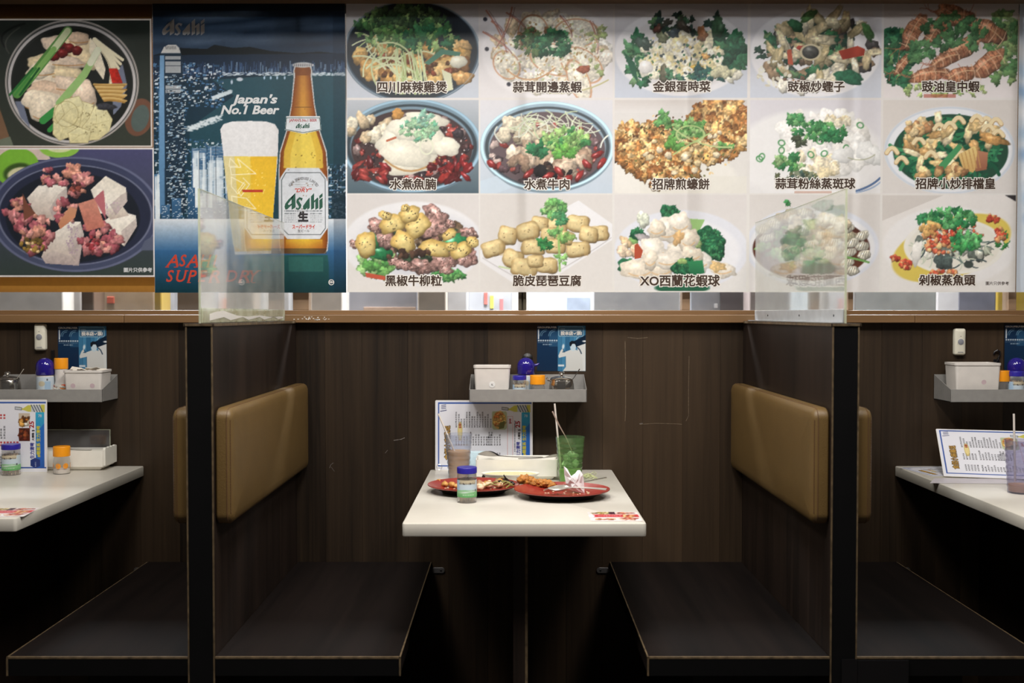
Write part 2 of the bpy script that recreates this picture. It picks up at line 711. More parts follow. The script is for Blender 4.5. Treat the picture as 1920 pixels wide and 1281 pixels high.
M['grey'] = mat('grey_button', rgb(140, 142, 150), .4)
M['blue_lid'] = mat('blue_cap', rgb(48, 42, 152), .3, var=.04)
M['dome'] = mat('navy_dome', rgb(40, 30, 128), .12, var=.03, coat=.6)
M['orange'] = mat('orange_cap', rgb(246, 158, 28), .35, var=.04)
M['black'] = mat('black_plastic', rgb(16, 15, 17), .4, var=.1)
M['red_plate'] = mat('red_melamine', rgb(150, 50, 40), .28, var=.06, coat=.3)
M['black_plate'] = mat('black_melamine', rgb(20, 17, 18), .25, var=.1)
M['ink'] = mat('brown_ink', rgb(62, 42, 28), .6, var=0)
M['ink_black'] = mat('black_ink', rgb(34, 32, 36), .6, var=0)
M['ink_white'] = mat('white_ink', rgb(232, 228, 222), .6, var=0)
M['ink_pale'] = mat('pale_ink', rgb(214, 216, 218), .6, var=0)
M['ink_red'] = mat('red_ink', rgb(196, 62, 40), .6, var=0)
M['ink_dred'] = mat('dark_red_ink', rgb(168, 36, 44), .6, var=0)
M['ink_green'] = mat('green_ink', rgb(28, 84, 66), .6, var=0)
M['ink_blue'] = mat('blue_ink', rgb(58, 62, 146), .6, var=0)
M['ink_yellow'] = mat('yellow_ink', rgb(206, 196, 60), .6, var=0)
M['ink_gold'] = mat('gold_ink', rgb(202, 158, 70), .6, var=0)
M['poster'] = vcol_mat('poster_print', .38, .24)
M['print'] = vcol_mat('paper_print', .3)
M['printm'] = vcol_mat('label_print', .4)
M['acrylic'] = clear('clear_acrylic', (.97, .98, .96), (.92, .92, .88), .19, .04, 1.95)
M['acrylic_edge'] = clear('acrylic_edge', (.9, .95, .8), (.78, .80, .66), .42, .1)
M['glass'] = clear('window_glass', (.96, .97, .97), (.8, .8, .8), .03, .02, 1.4)
M['lid_clear'] = clear('clear_lid', (.9, .9, .92), (.6, .6, .62), .10, .06, 1.45)
M['jar'] = clear('jar_plastic', (.985, .98, .97), (.75, .70, .68), .06, .1)
M['cup_blue'] = clear('frosted_blue_tumbler', (.88, .90, .94), (.66, .69, .77), .13, .2)
M['cup_green'] = clear('green_tumbler', (.76, .89, .69), (.34, .52, .28), .12, .1)
M['cup_violet'] = clear('violet_tumbler', (.84, .83, .9), (.46, .45, .58), .14, .15)
M['tea'] = mat('milk_tea', rgb(214, 160, 96), .35, var=.05, scale=40)
M['limewater'] = mat('lime_drink', rgb(158, 190, 96), .3, var=.18, scale=60)
M['ice'] = clear('ice', (.9, .96, .88), (.72, .84, .66), .35, .1)
M['straw'] = mat('white_straw', rgb(226, 218, 210), .4, var=.03)
M['tissue'] = mat('white_tissue', rgb(240, 238, 240), .8, var=.02)
M['cream'] = mat('cream_food', rgb(236, 226, 178), .5, var=.1, scale=120)
M['pick'] = mat('toothpick_wood', rgb(226, 206, 180), .6, var=.2, scale=300)
M['glue'] = mat('glue_residue', rgb(104, 88, 70), .6, var=.4, scale=120)
M['scuff'] = mat('scuff', rgb(112, 104, 98), .7, var=.4, scale=150)

# ------------------------------------------------------------------ room shell
WY = 3.35            # front face of the planked wall
PYL = 3.362          # plane of the posters


def struct(name, bm, m, parent=None, label=None, **kw):
    return obj(name, bm, m, parent, label=label, kind=None if parent else 'structure', **kw)


struct('floor', bx(-3.2, 3.2, -1.2, 6.2, -.05, 0), M['floor'], label='dark tiled floor under the booths')
struct('ceiling', bx(-3.2, 3.2, -1.2, 6.2, 2.7, 2.75), M['ceiling'], label='plain ceiling above the booths')
zt = at(960, 605, WY).z
wall = struct('wall_back', bx(-2.3, 2.3, WY + .006, WY + .06, 0, zt), M['black_lam'], label='dark planked wainscot wall behind the booths')
edges = [-330 + i * 74 for i in range(11)] + [475, 543, 610, 679, 765, 841, 915, 985, 1062, 1130, 1205, 1280, 1350, 1425] + [1500 + i * 76 for i in range(10)]
rnd = random.Random(3)
for a, b in zip(edges, edges[1:]):
    x0, x1 = at(a, 800, WY).x, at(b, 800, WY).x
    d = rnd.uniform(0, .0006)
    obj('plank', bx(x0 + .0003, x1 - .0003, WY + d, WY + .006, .0, zt - .001), M['plank'], wall)
# marks left on the planks by a removed sign, and scuffs
def wallmark(name, pts, w, m):
    bm = B()
    for p, q in zip(pts, pts[1:]):
        a, b = at(*p, WY), at(*q, WY)
        t = (b - a).normalized()
        nrm = Vector((-t.z, 0, t.x)) * (w * .5)
        f = [a + nrm, b + nrm, b - nrm, a - nrm]
        prism([(v.x, v.z) for v in f], 0, .0006, Matrix(((1, 0, 0, 0), (0, 0, -1, WY), (0, 1, 0, 0), (0, 0, 0, 1))), bm)
    return obj(name, bm, m, wall)


for pts, w in (([(1172, 640), (1173, 700), (1173, 770), (1172, 790)], .0022), ([(1177, 633), (1196, 635), (1214, 633)], .0022),
               ([(1292, 668), (1291, 730), (1291, 780), (1286, 790)], .0016), ([(1200, 796), (1230, 794), (1270, 795), (1279, 796)], .0018)):
    wallmark('glue_residue', pts, w, M['glue'])
for pts, w in (([(738, 826), (752, 824), (759, 821)], .0022), ([(1199, 795), (1205, 794)], .003), ([(618, 878), (620, 872), (625, 868)], .0016),
               ([(621, 876), (627, 884)], .0012), ([(722, 850), (727, 844)], .0012), ([(180, 706), (182, 724)], .004)):
    wallmark('scuff', pts, w, M['scuff'])

# sill ledge between wainscot and window, laid in three boards
sill = struct('trim_1', bx(-2.3, 2.3, WY - .006, WY + .06, at(960, 590.3, WY).z, at(960, 582, WY).z, .002), M['sill'], label='brown wooden sill running under the posters')
for a, b in ((-300, 232), (232, 1716), (1716, 2250)):
    x0, x1 = at(a, 600, WY - .03).x, at(b, 600, WY - .03).x
    obj('sill_board', bx(x0 + .0004, x1 - .0004, WY - .03, WY + .005, at(960, 605.5, WY - .03).z, at(960, 590.2, WY - .03).z, .0025), M['sill'], sill)
# worn paint flakes on the sill beside the near left screen
bmw = B()
for i in range(26):
    x = rnd.uniform(550, 618)
    y = 600 - rnd.random() ** 2 * 5 + (618 - x) * -.02
    p = at(x, y, WY - .0305)
    bx(p.x - .002 * rnd.random() - .001, p.x + .002, p.y, p.y + .001, p.z - .0012 * rnd.random() - .0006, p.z + .001, bm=bmw)
obj('paint_flakes', bmw, M['ink_white'], sill)

# soffit above the posters
struct('trim_2', bx(-2.3, 2.3, 3.02, 3.5, at(960, 7, PYL).z, 2.7), M['soffit'], label='brown soffit beam over the posters')
# walls of the other sides of the room
struct('wall_left', bx(-3.25, -3.2, -1.2, 6.2, 0, 2.7), M['ceiling'], label='plain side wall on the left out of view')
struct('wall_right', bx(3.2, 3.25, -1.2, 6.2, 0, 2.7), M['ceiling'], label='plain side wall on the right out of view')
M['far_wall'] = mat('far_wall_paint', rgb(206, 200, 194), .7)
struct('wall_far', bx(-3.2, 3.2, 6.15, 6.2, 0, 2.7), M['far_wall'], label='pale far wall of the room beyond the glass')

# window: mullions and panes
M['mull_tan'] = mat('tan_mullion', rgb(142, 118, 94), .55)
M['mull_dark'] = mat('dark_mullion', rgb(74, 70, 58), .5)
ztop, zbot = 2.3, at(960, 582, WY).z
mull = [(-330, -316, 'mull_tan'), (232, 246, 'mull_tan'), (549, 579, 'mull_tan'), (972, 987, 'mull_dark'), (1279, 1294, 'mull_tan'), (1590, 1600, 'mull_tan'), (1891, 1906, 'mull_tan'), (2240, 2254, 'mull_tan')]
mull = [m_ for m_ in mull if m_[0] != 232]
win = thing('window_1', None, None, (0, WY + .04, zbot))
win['kind'] = 'structure'
win['label'] = 'long internal window with mullions behind the posters'
for a, b, mm in mull:
    x0, x1 = at(a, 565, WY + .04).x, at(b, 565, WY + .04).x
    if mm == 'mull_dark':
        xm = (x0 + x1) / 2
        bmx = bx(x0, xm - .002, .0, .045, 0, ztop - zbot, .002)
        bx(xm + .002, x1, .0, .045, 0, ztop - zbot, .002, bm=bmx)
        bx(xm - .002, xm + .002, .012, .045, 0, ztop - zbot, bm=bmx)
        obj('mullion', bmx, M[mm], win)
    else:
        obj('mullion', bx(x0, x1, .0, .045, 0, ztop - zbot, .002), M[mm], win)
zr = at(960, 24, WY + .02).z - zbot
obj('head_rail', bx(-2.2, 2.2, -.012, .03, zr, 2.3 - zbot, .002), M['mull_dark'], win)
for (a0, a1, _), (b0, b1, _) in zip(mull, mull[1:]):
    x0, x1 = at(a1, 565, WY + .04).x, at(b0, 565, WY + .04).x
    obj('pane', bx(x0, x1, .016, .021, 0, ztop - zbot), M['glass'], win)

# ------------------------------------------------------------------ the room beyond the glass (blurred strip under the posters)
def far(name, label, cat, px0, px1, Y, col, h=1.9, dep=.12, extra=None):
    x0, x1 = at(px0, 565, Y).x, at(px1, 565, Y).x
    t = thing(name, label, cat, ((x0 + x1) / 2, Y, 0))
    w = (x1 - x0) / 2
    m = mat(name + '_paint', rgb(*col), .5, var=.12, scale=9)
    obj('body', bx(-w, w, 0, dep, .08, h, .006), m, t)
    obj('plinth', bx(-w + .01, w - .01, .012, dep - .005, 0, .08), M['black_lam'], t)
    obj('cap', bx(-w - .006, w + .006, -.008, dep + .008, h, h + .03, .004), m, t)
    for nme, ex, c in (extra or ()):
        e0, e1, z0, z1 = ex
        obj(nme, bx(-w + e0 * 2 * w, -w + e1 * 2 * w, -.008, .001, z0, z1, .002), mat(name + '_' + nme, rgb(*c), .5, var=.2, scale=14), t)
    return t


far('cabinet', 'white cabinet beyond the glass at the far left', 'cabinet', -60, 118, 4.5, (224, 220, 216))
far('pillar', 'grey pillar beyond the glass beside the white cabinet', 'pillar', 119, 151, 4.9, (160, 154, 150))
far('wood_post', 'dark brown post beyond the glass left of the tan screen', 'post', 152, 176, 4.3, (110, 88, 74))
far('room_screen', 'tan room screen with a small red mark beyond the glass', 'screen', 177, 288, 4.6, (172, 150, 126), extra=[('red_mark', (.22, .34, 1.30, 1.33), (190, 90, 70))])
far('yellow_panel', 'slim yellow panel beyond the glass left of the pale pillar', 'panel', 289, 303, 4.4, (212, 180, 80))
far('pillar', 'pale blue grey pillar beyond the glass near the left acrylic screen', 'pillar', 305, 327, 4.8, (206, 210, 220))
far('booth_divider', 'brown booth back beyond the glass behind the left acrylic screen', 'booth', 332, 410, 4.2, (152, 122, 92))
far('steel_board', 'grey steel board beyond the glass seen through the left acrylic screen', 'board', 412, 542, 4.7, (168, 168, 170))
far('cabinet', 'beige cabinet beyond the glass under the beer poster corner', 'cabinet', 582, 642, 4.5, (222, 212, 202))
far('notice_board', 'speckled grey notice board beyond the glass below the pepper beef dish', 'board', 654, 782, 4.7, (150, 150, 158), extra=[('ledge', (.22, .98, 1.22, 1.285), (180, 152, 132))])
far('booth_divider', 'beige booth back beyond the glass left of the white pillar', 'booth', 783, 836, 4.3, (204, 188, 172))
far('pillar', 'bright white pillar beyond the glass below the tofu dish', 'pillar', 838, 876, 4.6, (236, 236, 240))
far('drinks_cabinet', 'grey drinks cabinet with coloured packets beyond the glass', 'cabinet', 878, 960, 5.1, (176, 176, 180),
    extra=[('packet', (.50, .58, 1.28, 1.345), (216, 208, 90)), ('packet', (.36, .44, 1.30, 1.36), (190, 110, 100)), ('packet', (.72, .80, 1.27, 1.33), (190, 120, 120))])
far('wall_board', 'pale blue board beyond the glass right of the dark mullion', 'board', 990, 1108, 5.0, (198, 208, 214), extra=[('dark_strip', (.62, .98, 1.2, 1.335), (150, 160, 176))])
far('cabinet', 'bright white cabinet beyond the glass below the broccoli dish', 'cabinet', 1112, 1276, 4.5, (240, 240, 248))
far('steel_board', 'mottled steel board beyond the glass left of the right acrylic screen', 'board', 1296, 1400, 4.6, (176, 178, 184), extra=[('dark_patch', (.52, .95, 1.2, 1.37), (96, 88, 92)), ('knob', (.41, .47, 1.28, 1.30), (236, 236, 240))])
far('booth_divider', 'greyish pink booth back beyond the glass behind the right acrylic screen', 'booth', 1405, 1588, 4.4, (186, 170, 166))
far('cabinet', 'white cabinet beyond the glass right of the right acrylic screen', 'cabinet', 1602, 1756, 4.5, (224, 228, 226))
far('wall_screen', 'grey stand with a dark framed screen beyond the glass', 'screen', 1757, 1868, 4.9, (176, 172, 172), extra=[('dark_screen', (.36, .97, 1.24, 1.40), (84, 84, 94)), ('frame_bar', (.36, .97, 1.24, 1.27), (200, 200, 204))])
far('yellow_panel', 'yellow panel beyond the glass at the far right', 'panel', 1870, 2000, 5.3, (216, 182, 60))

# ------------------------------------------------------------------ booths: partitions, benches, cushions
PF = 2.413           # front plane of partitions and benches
ZP = 1.228


def partition(x0, x1, label):
    xc, w = (x0 + x1) / 2, (x1 - x0) / 2
    t = thing('booth_partition', label, 'partition', (xc, PF, 0), group='booth partitions')
    obj('panel', bx(-w + .001, w - .001, .004, WY - PF - .001, 0, ZP - .004), M['part'], t)
    obj('front_board', bx(-w + .004, w - .004, -.002, .004, 0, ZP - .006), M['black_lam'], t)
    obj('top_board', bx(-w - .003, w + .003, -.004, WY - PF - .031, ZP - .004, ZP + .002, .001), M['part'], t)
    for s in (-1, 1):
        x = s * (w - .002)
        obj('edge_band', bx(x - .0016, x + .0016, -.003, .0005, 0, ZP - .004), M['edge'], t)
        xx = s * (w + .0032)
        obj('edge_band', bx(xx - .0008, xx + .0008, -.003, WY - PF - .032, ZP - .0045, ZP + .0022), M['edge'], t)
    obj('edge_band', bx(-w, w, -.0045, -.0035, ZP - .004, ZP + .0015), M['edge'], t)
    return t


XL0, XL1 = at(350, 900, PF).x, at(401, 900, PF).x
XR0, XR1 = at(1558, 900, PF).x, at(1609, 900, PF).x
partition(XL0, XL1, 'dark laminate booth partition left of the middle table')
pr = partition(XR0, XR1, 'dark laminate booth partition right of the middle table')
p0 = at(1577, 1235, PF)
obj('patch_board', bx(p0.x - (XR0 + XR1) / 2, XR1 - (XR0 + XR1) / 2, -.006, -.0046, .30, p0.z), M['black'], pr)

# benches
ZS = .45


def bench(x0, x1, label, bracket_side, skew=.006):
    xc, w = (x0 + x1) / 2, (x1 - x0) / 2
    t = thing('bench', label, 'bench', (xc, PF, 0), group='dark wooden booth benches')
    d = WY - PF - .002
    obj('seat_board', bx(-w, w, .004, d, ZS - .042, ZS), M['seatwood'], t)
    obj('front_board', bx(-w, w, -.002, .004, ZS - .044, ZS - .004), M['black_lam'], t)
    obj('edge_band', bx(-w, w, -.0025, .003, ZS - .004, ZS + .0004), M['edge'], t)
    xe = bracket_side * w
    obj('edge_band', bx(xe - .0016, xe + .0016, -.0025, d, ZS - .003, ZS + .0004), M['edge'], t)
    obj('edge_band', bx(xe - .002, xe + .002, -.003, .0, ZS - .044, ZS - .004), M['edge'], t)
    obj('base', bx(-bracket_side * w if bracket_side < 0 else -w, w - .13 if bracket_side > 0 else -w + .13, .12, d, 0, ZS - .042) if False else
        bx(min(-bracket_side * w, bracket_side * (w - .13)), max(-bracket_side * w, bracket_side * (w - .13)), .14, d, 0, ZS - .042), M['black_lam'], t)
    xb = xe + bracket_side * .002
    bk = obj('wall_bracket', slab(.042, .018, [(.001, 0), (0, .0005), (0, .0025), (.0008, .003)], .008,
             Matrix(((1, 0, 0, xb + bracket_side * .021), (0, 0, -1, d), (0, 1, 0, ZS - .027), (0, 0, 0, 1)))), M['dark_metal'], t)
    obj('screw', lathe([(0, 0), (.003, 0), (.003, .001), (.0015, .0018), (0, .0018)], 10), M['black'], bk, loc=None)
    sc_ = bk.children[0]
    sc_.rotation_euler = (PI / 2, 0, 0)
    sc_.location = (xb + bracket_side * .03, d - .003, ZS - .027)
    return t


bench(XL1 + .0004, at(750, 1230, PF).x, 'dark wooden bench on the left side of the middle table', 1)
bench(at(1215, 1230, PF).x, XR0 - .0004, 'dark wooden bench on the right side of the middle table', -1)
bench(at(14, 1230, PF).x, XL0 - .0004, 'dark wooden bench beside the left booth table', -1)
b4 = bench(XR1 + .0004, at(1958, 1230, PF).x, 'dark wooden bench beside the right booth table', 1)
obj('patch_board', bx(XR1 + .001 - b4.location.x, at(1702, 1250, PF).x - b4.location.x, -.006, -.0026, .36, p0.z - .003), M['black'], b4)


# back cushions
def cushion(xface, side, label):
    """side +1: cushion grows towards +x from xface"""
    z0, z1 = .757, 1.031
    y0, y1 = PF + .012, WY - .004
    t = thing('back_cushion', label, 'cushion', (xface, (y0 + y1) / 2, (z0 + z1) / 2), group='tan booth back cushions')
    W_, H_ = y1 - y0, z1 - z0
    Mx = Matrix(((0, 0, side, 0), (1, 0, 0, 0), (0, 1, 0, 0), (0, 0, 0, 1)))
    rings = [(.004, 0), (.0, .004), (0, .024), (.0015, .030), (.006, .036), (.014, .0395), (.03, .042), (.08, .044)]
    obj('pad', slab(W_, H_, rings, .026, Mx, n=7), M['leather'], t, True)
    pts = [(x, y) for x, y in rr(W_ - .001, H_ - .001, .026, 7)]
    P = [Mx @ Vector((x, y, .0268)) for x, y in pts]
    obj('seam', tube(P + [P[0]], .0011, 5), M['seam'], t, True)
    # stitches along the near edge
    bm = B()
    n = 34
    for i in range(n):
        y = -H_ / 2 + .03 + (H_ - .06) * i / (n - 1)
        c = Mx @ Vector((-W_ / 2 + .0045, y, .0345))
        bx(c.x - .0008, c.x + .0008, c.y - .0008, c.y + .0008, c.z - .0024, c.z + .0024, bm=bm)
    obj('stitching', bm, M['seam'], t, kind='stuff')
    return t


cushion(XL1, 1, 'tan leatherette back cushion facing the middle table from the left')
cushion(XL0, -1, 'tan back cushion seen edge on left of the left partition')
cushion(XR0, -1, 'tan leatherette back cushion facing the middle table from the right')
cushion(XR1, 1, 'tan back cushion seen edge on right of the right partition')


# acrylic screens standing on the partitions
def screen(xf, side, label):
    ztop_ = at(xf, 354, PF + .02).z
    x = at(xf, 500, PF + .02).x
    t = thing('acrylic_screen', label, 'screen', (x, PF + .02, ZP + .0022), group='clear screens on the partitions')
    d = WY - PF - .04
    h = ztop_ - ZP - .002
    obj('sheet', bx(-.0022, .0022, .0012, d, 0, h, .0006, 1), M['acrylic'], t)
    eb = bx(-.0024, .0024, -.001, .0014, 0, h)
    bx(-.0024, .0024, .0014, d, h - .0006, h + .0004, bm=eb)
    obj('polished_edge', eb, M['acrylic_edge'], t)
    if side < 0:          # aluminium angle on the booth side of the right-hand screen
        br = obj('angle_bracket', bx(-.0055, -.0023, .005, d - .01, .001, .033, .0008, 1), M['alu'], t)
        bx_ = bx(-.028, -.0056, .006, d - .01, .0008, .003)
        obj('bracket_foot', bx_, M['alu'], t)
        for k in (.06, .42, .83):
            s_ = obj('screw', lathe([(0, 0), (.0028, 0), (.0028, .001), (0, .0016)], 10), M['black'], br)
            s_.rotation_euler = (0, -PI / 2, 0)
            s_.location = (-.0056, .02 + k * (d - .06), .018)
    else:                 # clear strip with smeared glue on the left-hand screen
        obj('clear_strip', bx(.0023, .0055, .004, d - .01, .001, .036, .0008, 1), M['acrylic_edge'], t)
        bm = B()
        top = [.022, .028, .030, .024, .018, .016, .015, .017, .018, .016, .014, .013, .015, .014]
        ys = [.06 + i * (d - .1) / 13 for i in range(14)]
        pts = [(ys[i], top[i]) for i in range(14)] + [(ys[i], .006 + .004 * (i % 3)) for i in range(13, -1, -1)]
        prism(pts, .0056, .0060, Matrix(((0, 0, 1, 0), (1, 0, 0, 0), (0, 1, 0, 0), (0, 0, 0, 1))), bm)
        obj('dried_glue', bm, M['ink_white'], t)
    return t


screen(374, 1, 'clear acrylic screen on the left partition in front of the beer poster')
screen(1586, -1, 'clear acrylic screen on the right partition with a metal angle')


# tables
def table(x0, x1, zt_, label, leg_px=None):
    y0, y1 = 2.479, WY - .002
    xc = (x0 + x1) / 2
    t = thing('booth_table', label, 'table', (xc, (y0 + y1) / 2, 0), group='cream booth tables')
    w, d = x1 - x0, y1 - y0
    obj('table_top', slab(w, d, [(.003, zt_ - .032), (.0008, zt_ - .031), (0, zt_ - .029), (0, zt_ - .003), (.0008, zt_ - .0008), (.003, zt_)], .008), M['table'], t, True)
    lx = .003 - xc + .0 if leg_px is None else leg_px
    obj('support_panel', bx(lx, lx + .036, -d / 2 + .12, d / 2 - .002, 0, zt_ - .032), M['part'], t)
    obj('edge_band', bx(lx + .030, lx + .0365, -d / 2 + .1185, -d / 2 + .121, 0, zt_ - .033), M['edge'], t)
    obj('front_strip', bx(lx + .0005, lx + .0295, -d / 2 + .118, -d / 2 + .1205, 0, zt_ - .033), M['part'], t)
    return t


ZT = .75
TX0, TX1 = at(757, 990, 2.479).x - .004, at(1217, 990, 2.479).x - .006
table(TX0, TX1, ZT, 'cream table in the middle booth with dirty red plates')
ZT2 = .762
table(-1.188 - .588, -1.188, ZT2, 'cream table in the left booth cut by the photo edge', -.018)
table(1.236, 1.236 + .588, ZT2, 'cream table in the right booth with leaning menu', -.018)

# ------------------------------------------------------------------ posters
KX = PYL / 1957.0


def wx(px):
    return (px - 960) * KX


def wz(py):
    return at(960, py, PYL).z


STEP = 1.4
GREEN = [(112, 160, 84), (70, 128, 62), (150, 186, 104), (52, 104, 56), (96, 148, 70)]
DGREEN = [(34, 98, 62), (24, 82, 52), (54, 122, 72), (40, 108, 66)]
WHITEBG = (222, 216, 212)


def cell(c, x0, y0, x1, y1, bg, bg2=None):
    c.clip(x0, y0, x1, y1)
    c.rect(x0, y0, x1, y1, bg, bg2)


def hot_pot(c):            # D00 black pot, chicken, coriander
    cell(c, 651, 6, 897, 183, (206, 200, 200), (188, 194, 206))
    c.ell(773, 98, 128, 96, (58, 78, 96))
    c.ell(773, 96, 122, 92, (22, 30, 40), col2=(44, 50, 56))
    c.ring(773, 97, 126, 95, 2.5, (128, 146, 160), .7)
    c.pile(775, 118, 106, 48, 60, 12, 22, [(196, 146, 72), (164, 110, 52), (220, 176, 104), (128, 80, 38), (210, 168, 92)], spec=.35)
    c.pile(775, 128, 90, 38, 26, 5, 9, [(96, 56, 30), (140, 60, 34), (230, 190, 120)], spec=.2)
    c.stems(735, 100, 48, 50, 30, 3.2, [(196, 206, 142), (168, 190, 118), (214, 220, 170)], 34)
    c.herbs(752, 52, 88, 36, 120, 5, 11, GREEN)
    c.herbs(770, 30, 70, 22, 40, 5, 10, [(60, 92, 54), (44, 74, 46), (80, 110, 66)])
    c.herbs(800, 70, 60, 26, 36, 6, 11, DGREEN + GREEN)
    for _ in range(18):
        x = 735 + c.rs.rand() * 60
        c.curve((x, 92 + c.rs.rand() * 20), (x + 5, 130), (x + 20 * (c.rs.rand() - .2), 176), 2.6, [(206, 216, 160), (176, 196, 122)][c.rs.randint(2)])
    c.curve((706, 100), (686, 130), (712, 168), 3.2, (196, 206, 150))
    c.curve((712, 82), (770, 66), (790, 150), 3, (200, 210, 150))
    c.poly([(796, 118), (828, 92), (864, 98), (862, 106), (832, 102), (804, 122)], (70, 128, 104))
    c.blob(860, 116, 16, 12, (226, 220, 196), 0, .05, .3, .2, .15, .05)
    c.blob(872, 84, 13, 9, (206, 160, 96), .6)
    c.poly([(828, 130), (846, 138), (850, 168), (838, 172)], (214, 214, 176))
    c.blob(868, 146, 18, 14, (206, 150, 80), 0, .15, .4, .3, .3)
    c.ring(773, 97, 126, 95, 2, (150, 165, 178), .35)


def garlic_prawn(c):       # D01
    cell(c, 900, 6, 1148, 183, (214, 206, 206), (218, 212, 212))
    c.ell(1026, 95, 124, 92, (226, 220, 220), soft=6)
    c.pile(1030, 98, 104, 68, 60, 10, 22, [(226, 214, 190), (232, 220, 204), (216, 190, 152), (230, 224, 214)], shade=.2, rim=.14, tex=.3)
    for i, (x, y, r, k) in enumerate(((1080, 60, 44, 28), (1040, 110, 50, 30), (1090, 120, 46, 30), (950, 120, 30, 24), (1085, 150, 44, 20), (1000, 60, 36, 30))):
        c.blob(x, y, r, k, (234, 224, 202), .3 * i, .14, .15, .1, .05, .25)
        c.ring(x, y + 2, r * .94, k * .94, 3, (206, 136, 86), .55, rot=.3 * i)
    c.specks(1030, 100, 98, 62, 260, 2.6, [(214, 182, 120), (240, 232, 214), (176, 140, 84), (190, 198, 140)])
    for x0, y0, x1, y1 in ((912, 20, 950, 98), (922, 40, 946, 70), (960, 14, 930, 90), (950, 24, 990, 60), (906, 60, 960, 100), (1050, 30, 1072, 70), (1106, 40, 1120, 100)):
        c.curve((x0, y0), ((x0 + x1) / 2 + 9, (y0 + y1) / 2), (x1, y1), 3.5, (196, 122, 100), al=.75, taper=.6)
        c.curve((x0 + 5, y0), ((x0 + x1) / 2 + 14, (y0 + y1) / 2), (x1, y1), 1.2, (120, 60, 60), al=.7)
    for x, y in ((910, 36), (913, 92), (954, 158)):
        c.ell(x, y, 4, 4, (40, 40, 52))
    c.pile(1010, 74, 40, 24, 12, 6, 12, [(140, 92, 60), (170, 120, 80)], al=.7)
    c.herbs(1030, 80, 44, 24, 80, 4, 9, DGREEN + [(66, 150, 90), (96, 170, 104)])
    c.herbs(990, 80, 24, 26, 20, 4, 8, [(96, 128, 70), (60, 96, 56)])
    c.herbs(1120, 90, 20, 50, 16, 4, 8, [(170, 176, 110), (150, 168, 100)], al=.8)
    c.blob(1094, 130, 12, 8, (168, 84, 54))
    c.curve((950, 130), (990, 170), (1040, 128), 3, (206, 150, 96), al=.8)
    c.curve((1000, 170), (1080, 185), (1140, 150), 3, (190, 180, 120), al=.7)


def egg_greens(c):         # D02
    cell(c, 1152, 6, 1400, 183, (206, 198, 198), (190, 196, 210))
    c.ell(1276, 98, 124, 82, (224, 220, 222), soft=3)
    c.ell(1280, 98, 108, 70, (214, 208, 208), soft=5)
    c.herbs(1354, 96, 44, 40, 70, 9, 17, DGREEN + [(18, 66, 44)])
    c.herbs(1196, 112, 24, 46, 34, 8, 15, DGREEN + [(80, 150, 90), (120, 170, 110)])
    c.herbs(1290, 46, 70, 20, 30, 6, 13, [(44, 84, 54), (60, 60, 50), (70, 110, 66), (36, 64, 56)])
    c.poly([(1168, 96), (1190, 118), (1196, 156), (1184, 140)], (30, 90, 60))
    c.pile(1275, 108, 76, 44, 70, 8, 18, [(232, 224, 196), (224, 214, 176), (236, 230, 210), (222, 206, 150)], shade=.22, rim=.16)
    c.specks(1275, 108, 80, 48, 160, 3, [(236, 222, 160), (238, 234, 222), (70, 84, 86), (220, 190, 110), (60, 120, 76)])
    for x, y, r, col in ((1315, 64, 14, (168, 104, 60)), (1240, 70, 13, (110, 116, 80)), (1262, 62, 12, (70, 84, 92)), (1345, 52, 18, (54, 92, 60)), (1206, 82, 15, (60, 84, 72)),
                         (1322, 106, 8, (220, 160, 80)), (1308, 128, 12, (226, 180, 70)), (1232, 54, 10, (90, 50, 40)), (1280, 50, 12, (70, 60, 48)), (1246, 140, 16, (96, 92, 70))):
        c.blob(x, y, r, r * .7, col, c.rs.rand() * 2, .2, .3, .3, .2)
    c.blob(1210, 126, 14, 12, (236, 230, 224), 0, .05, .2, .1, .1, .04)
    c.herbs(1300, 140, 60, 14, 26, 5, 10, [(40, 100, 90), (70, 130, 90), (30, 80, 80)])
    c.pile(1360, 145, 24, 14, 8, 8, 14, [(206, 200, 180), (196, 190, 150)], al=.7)


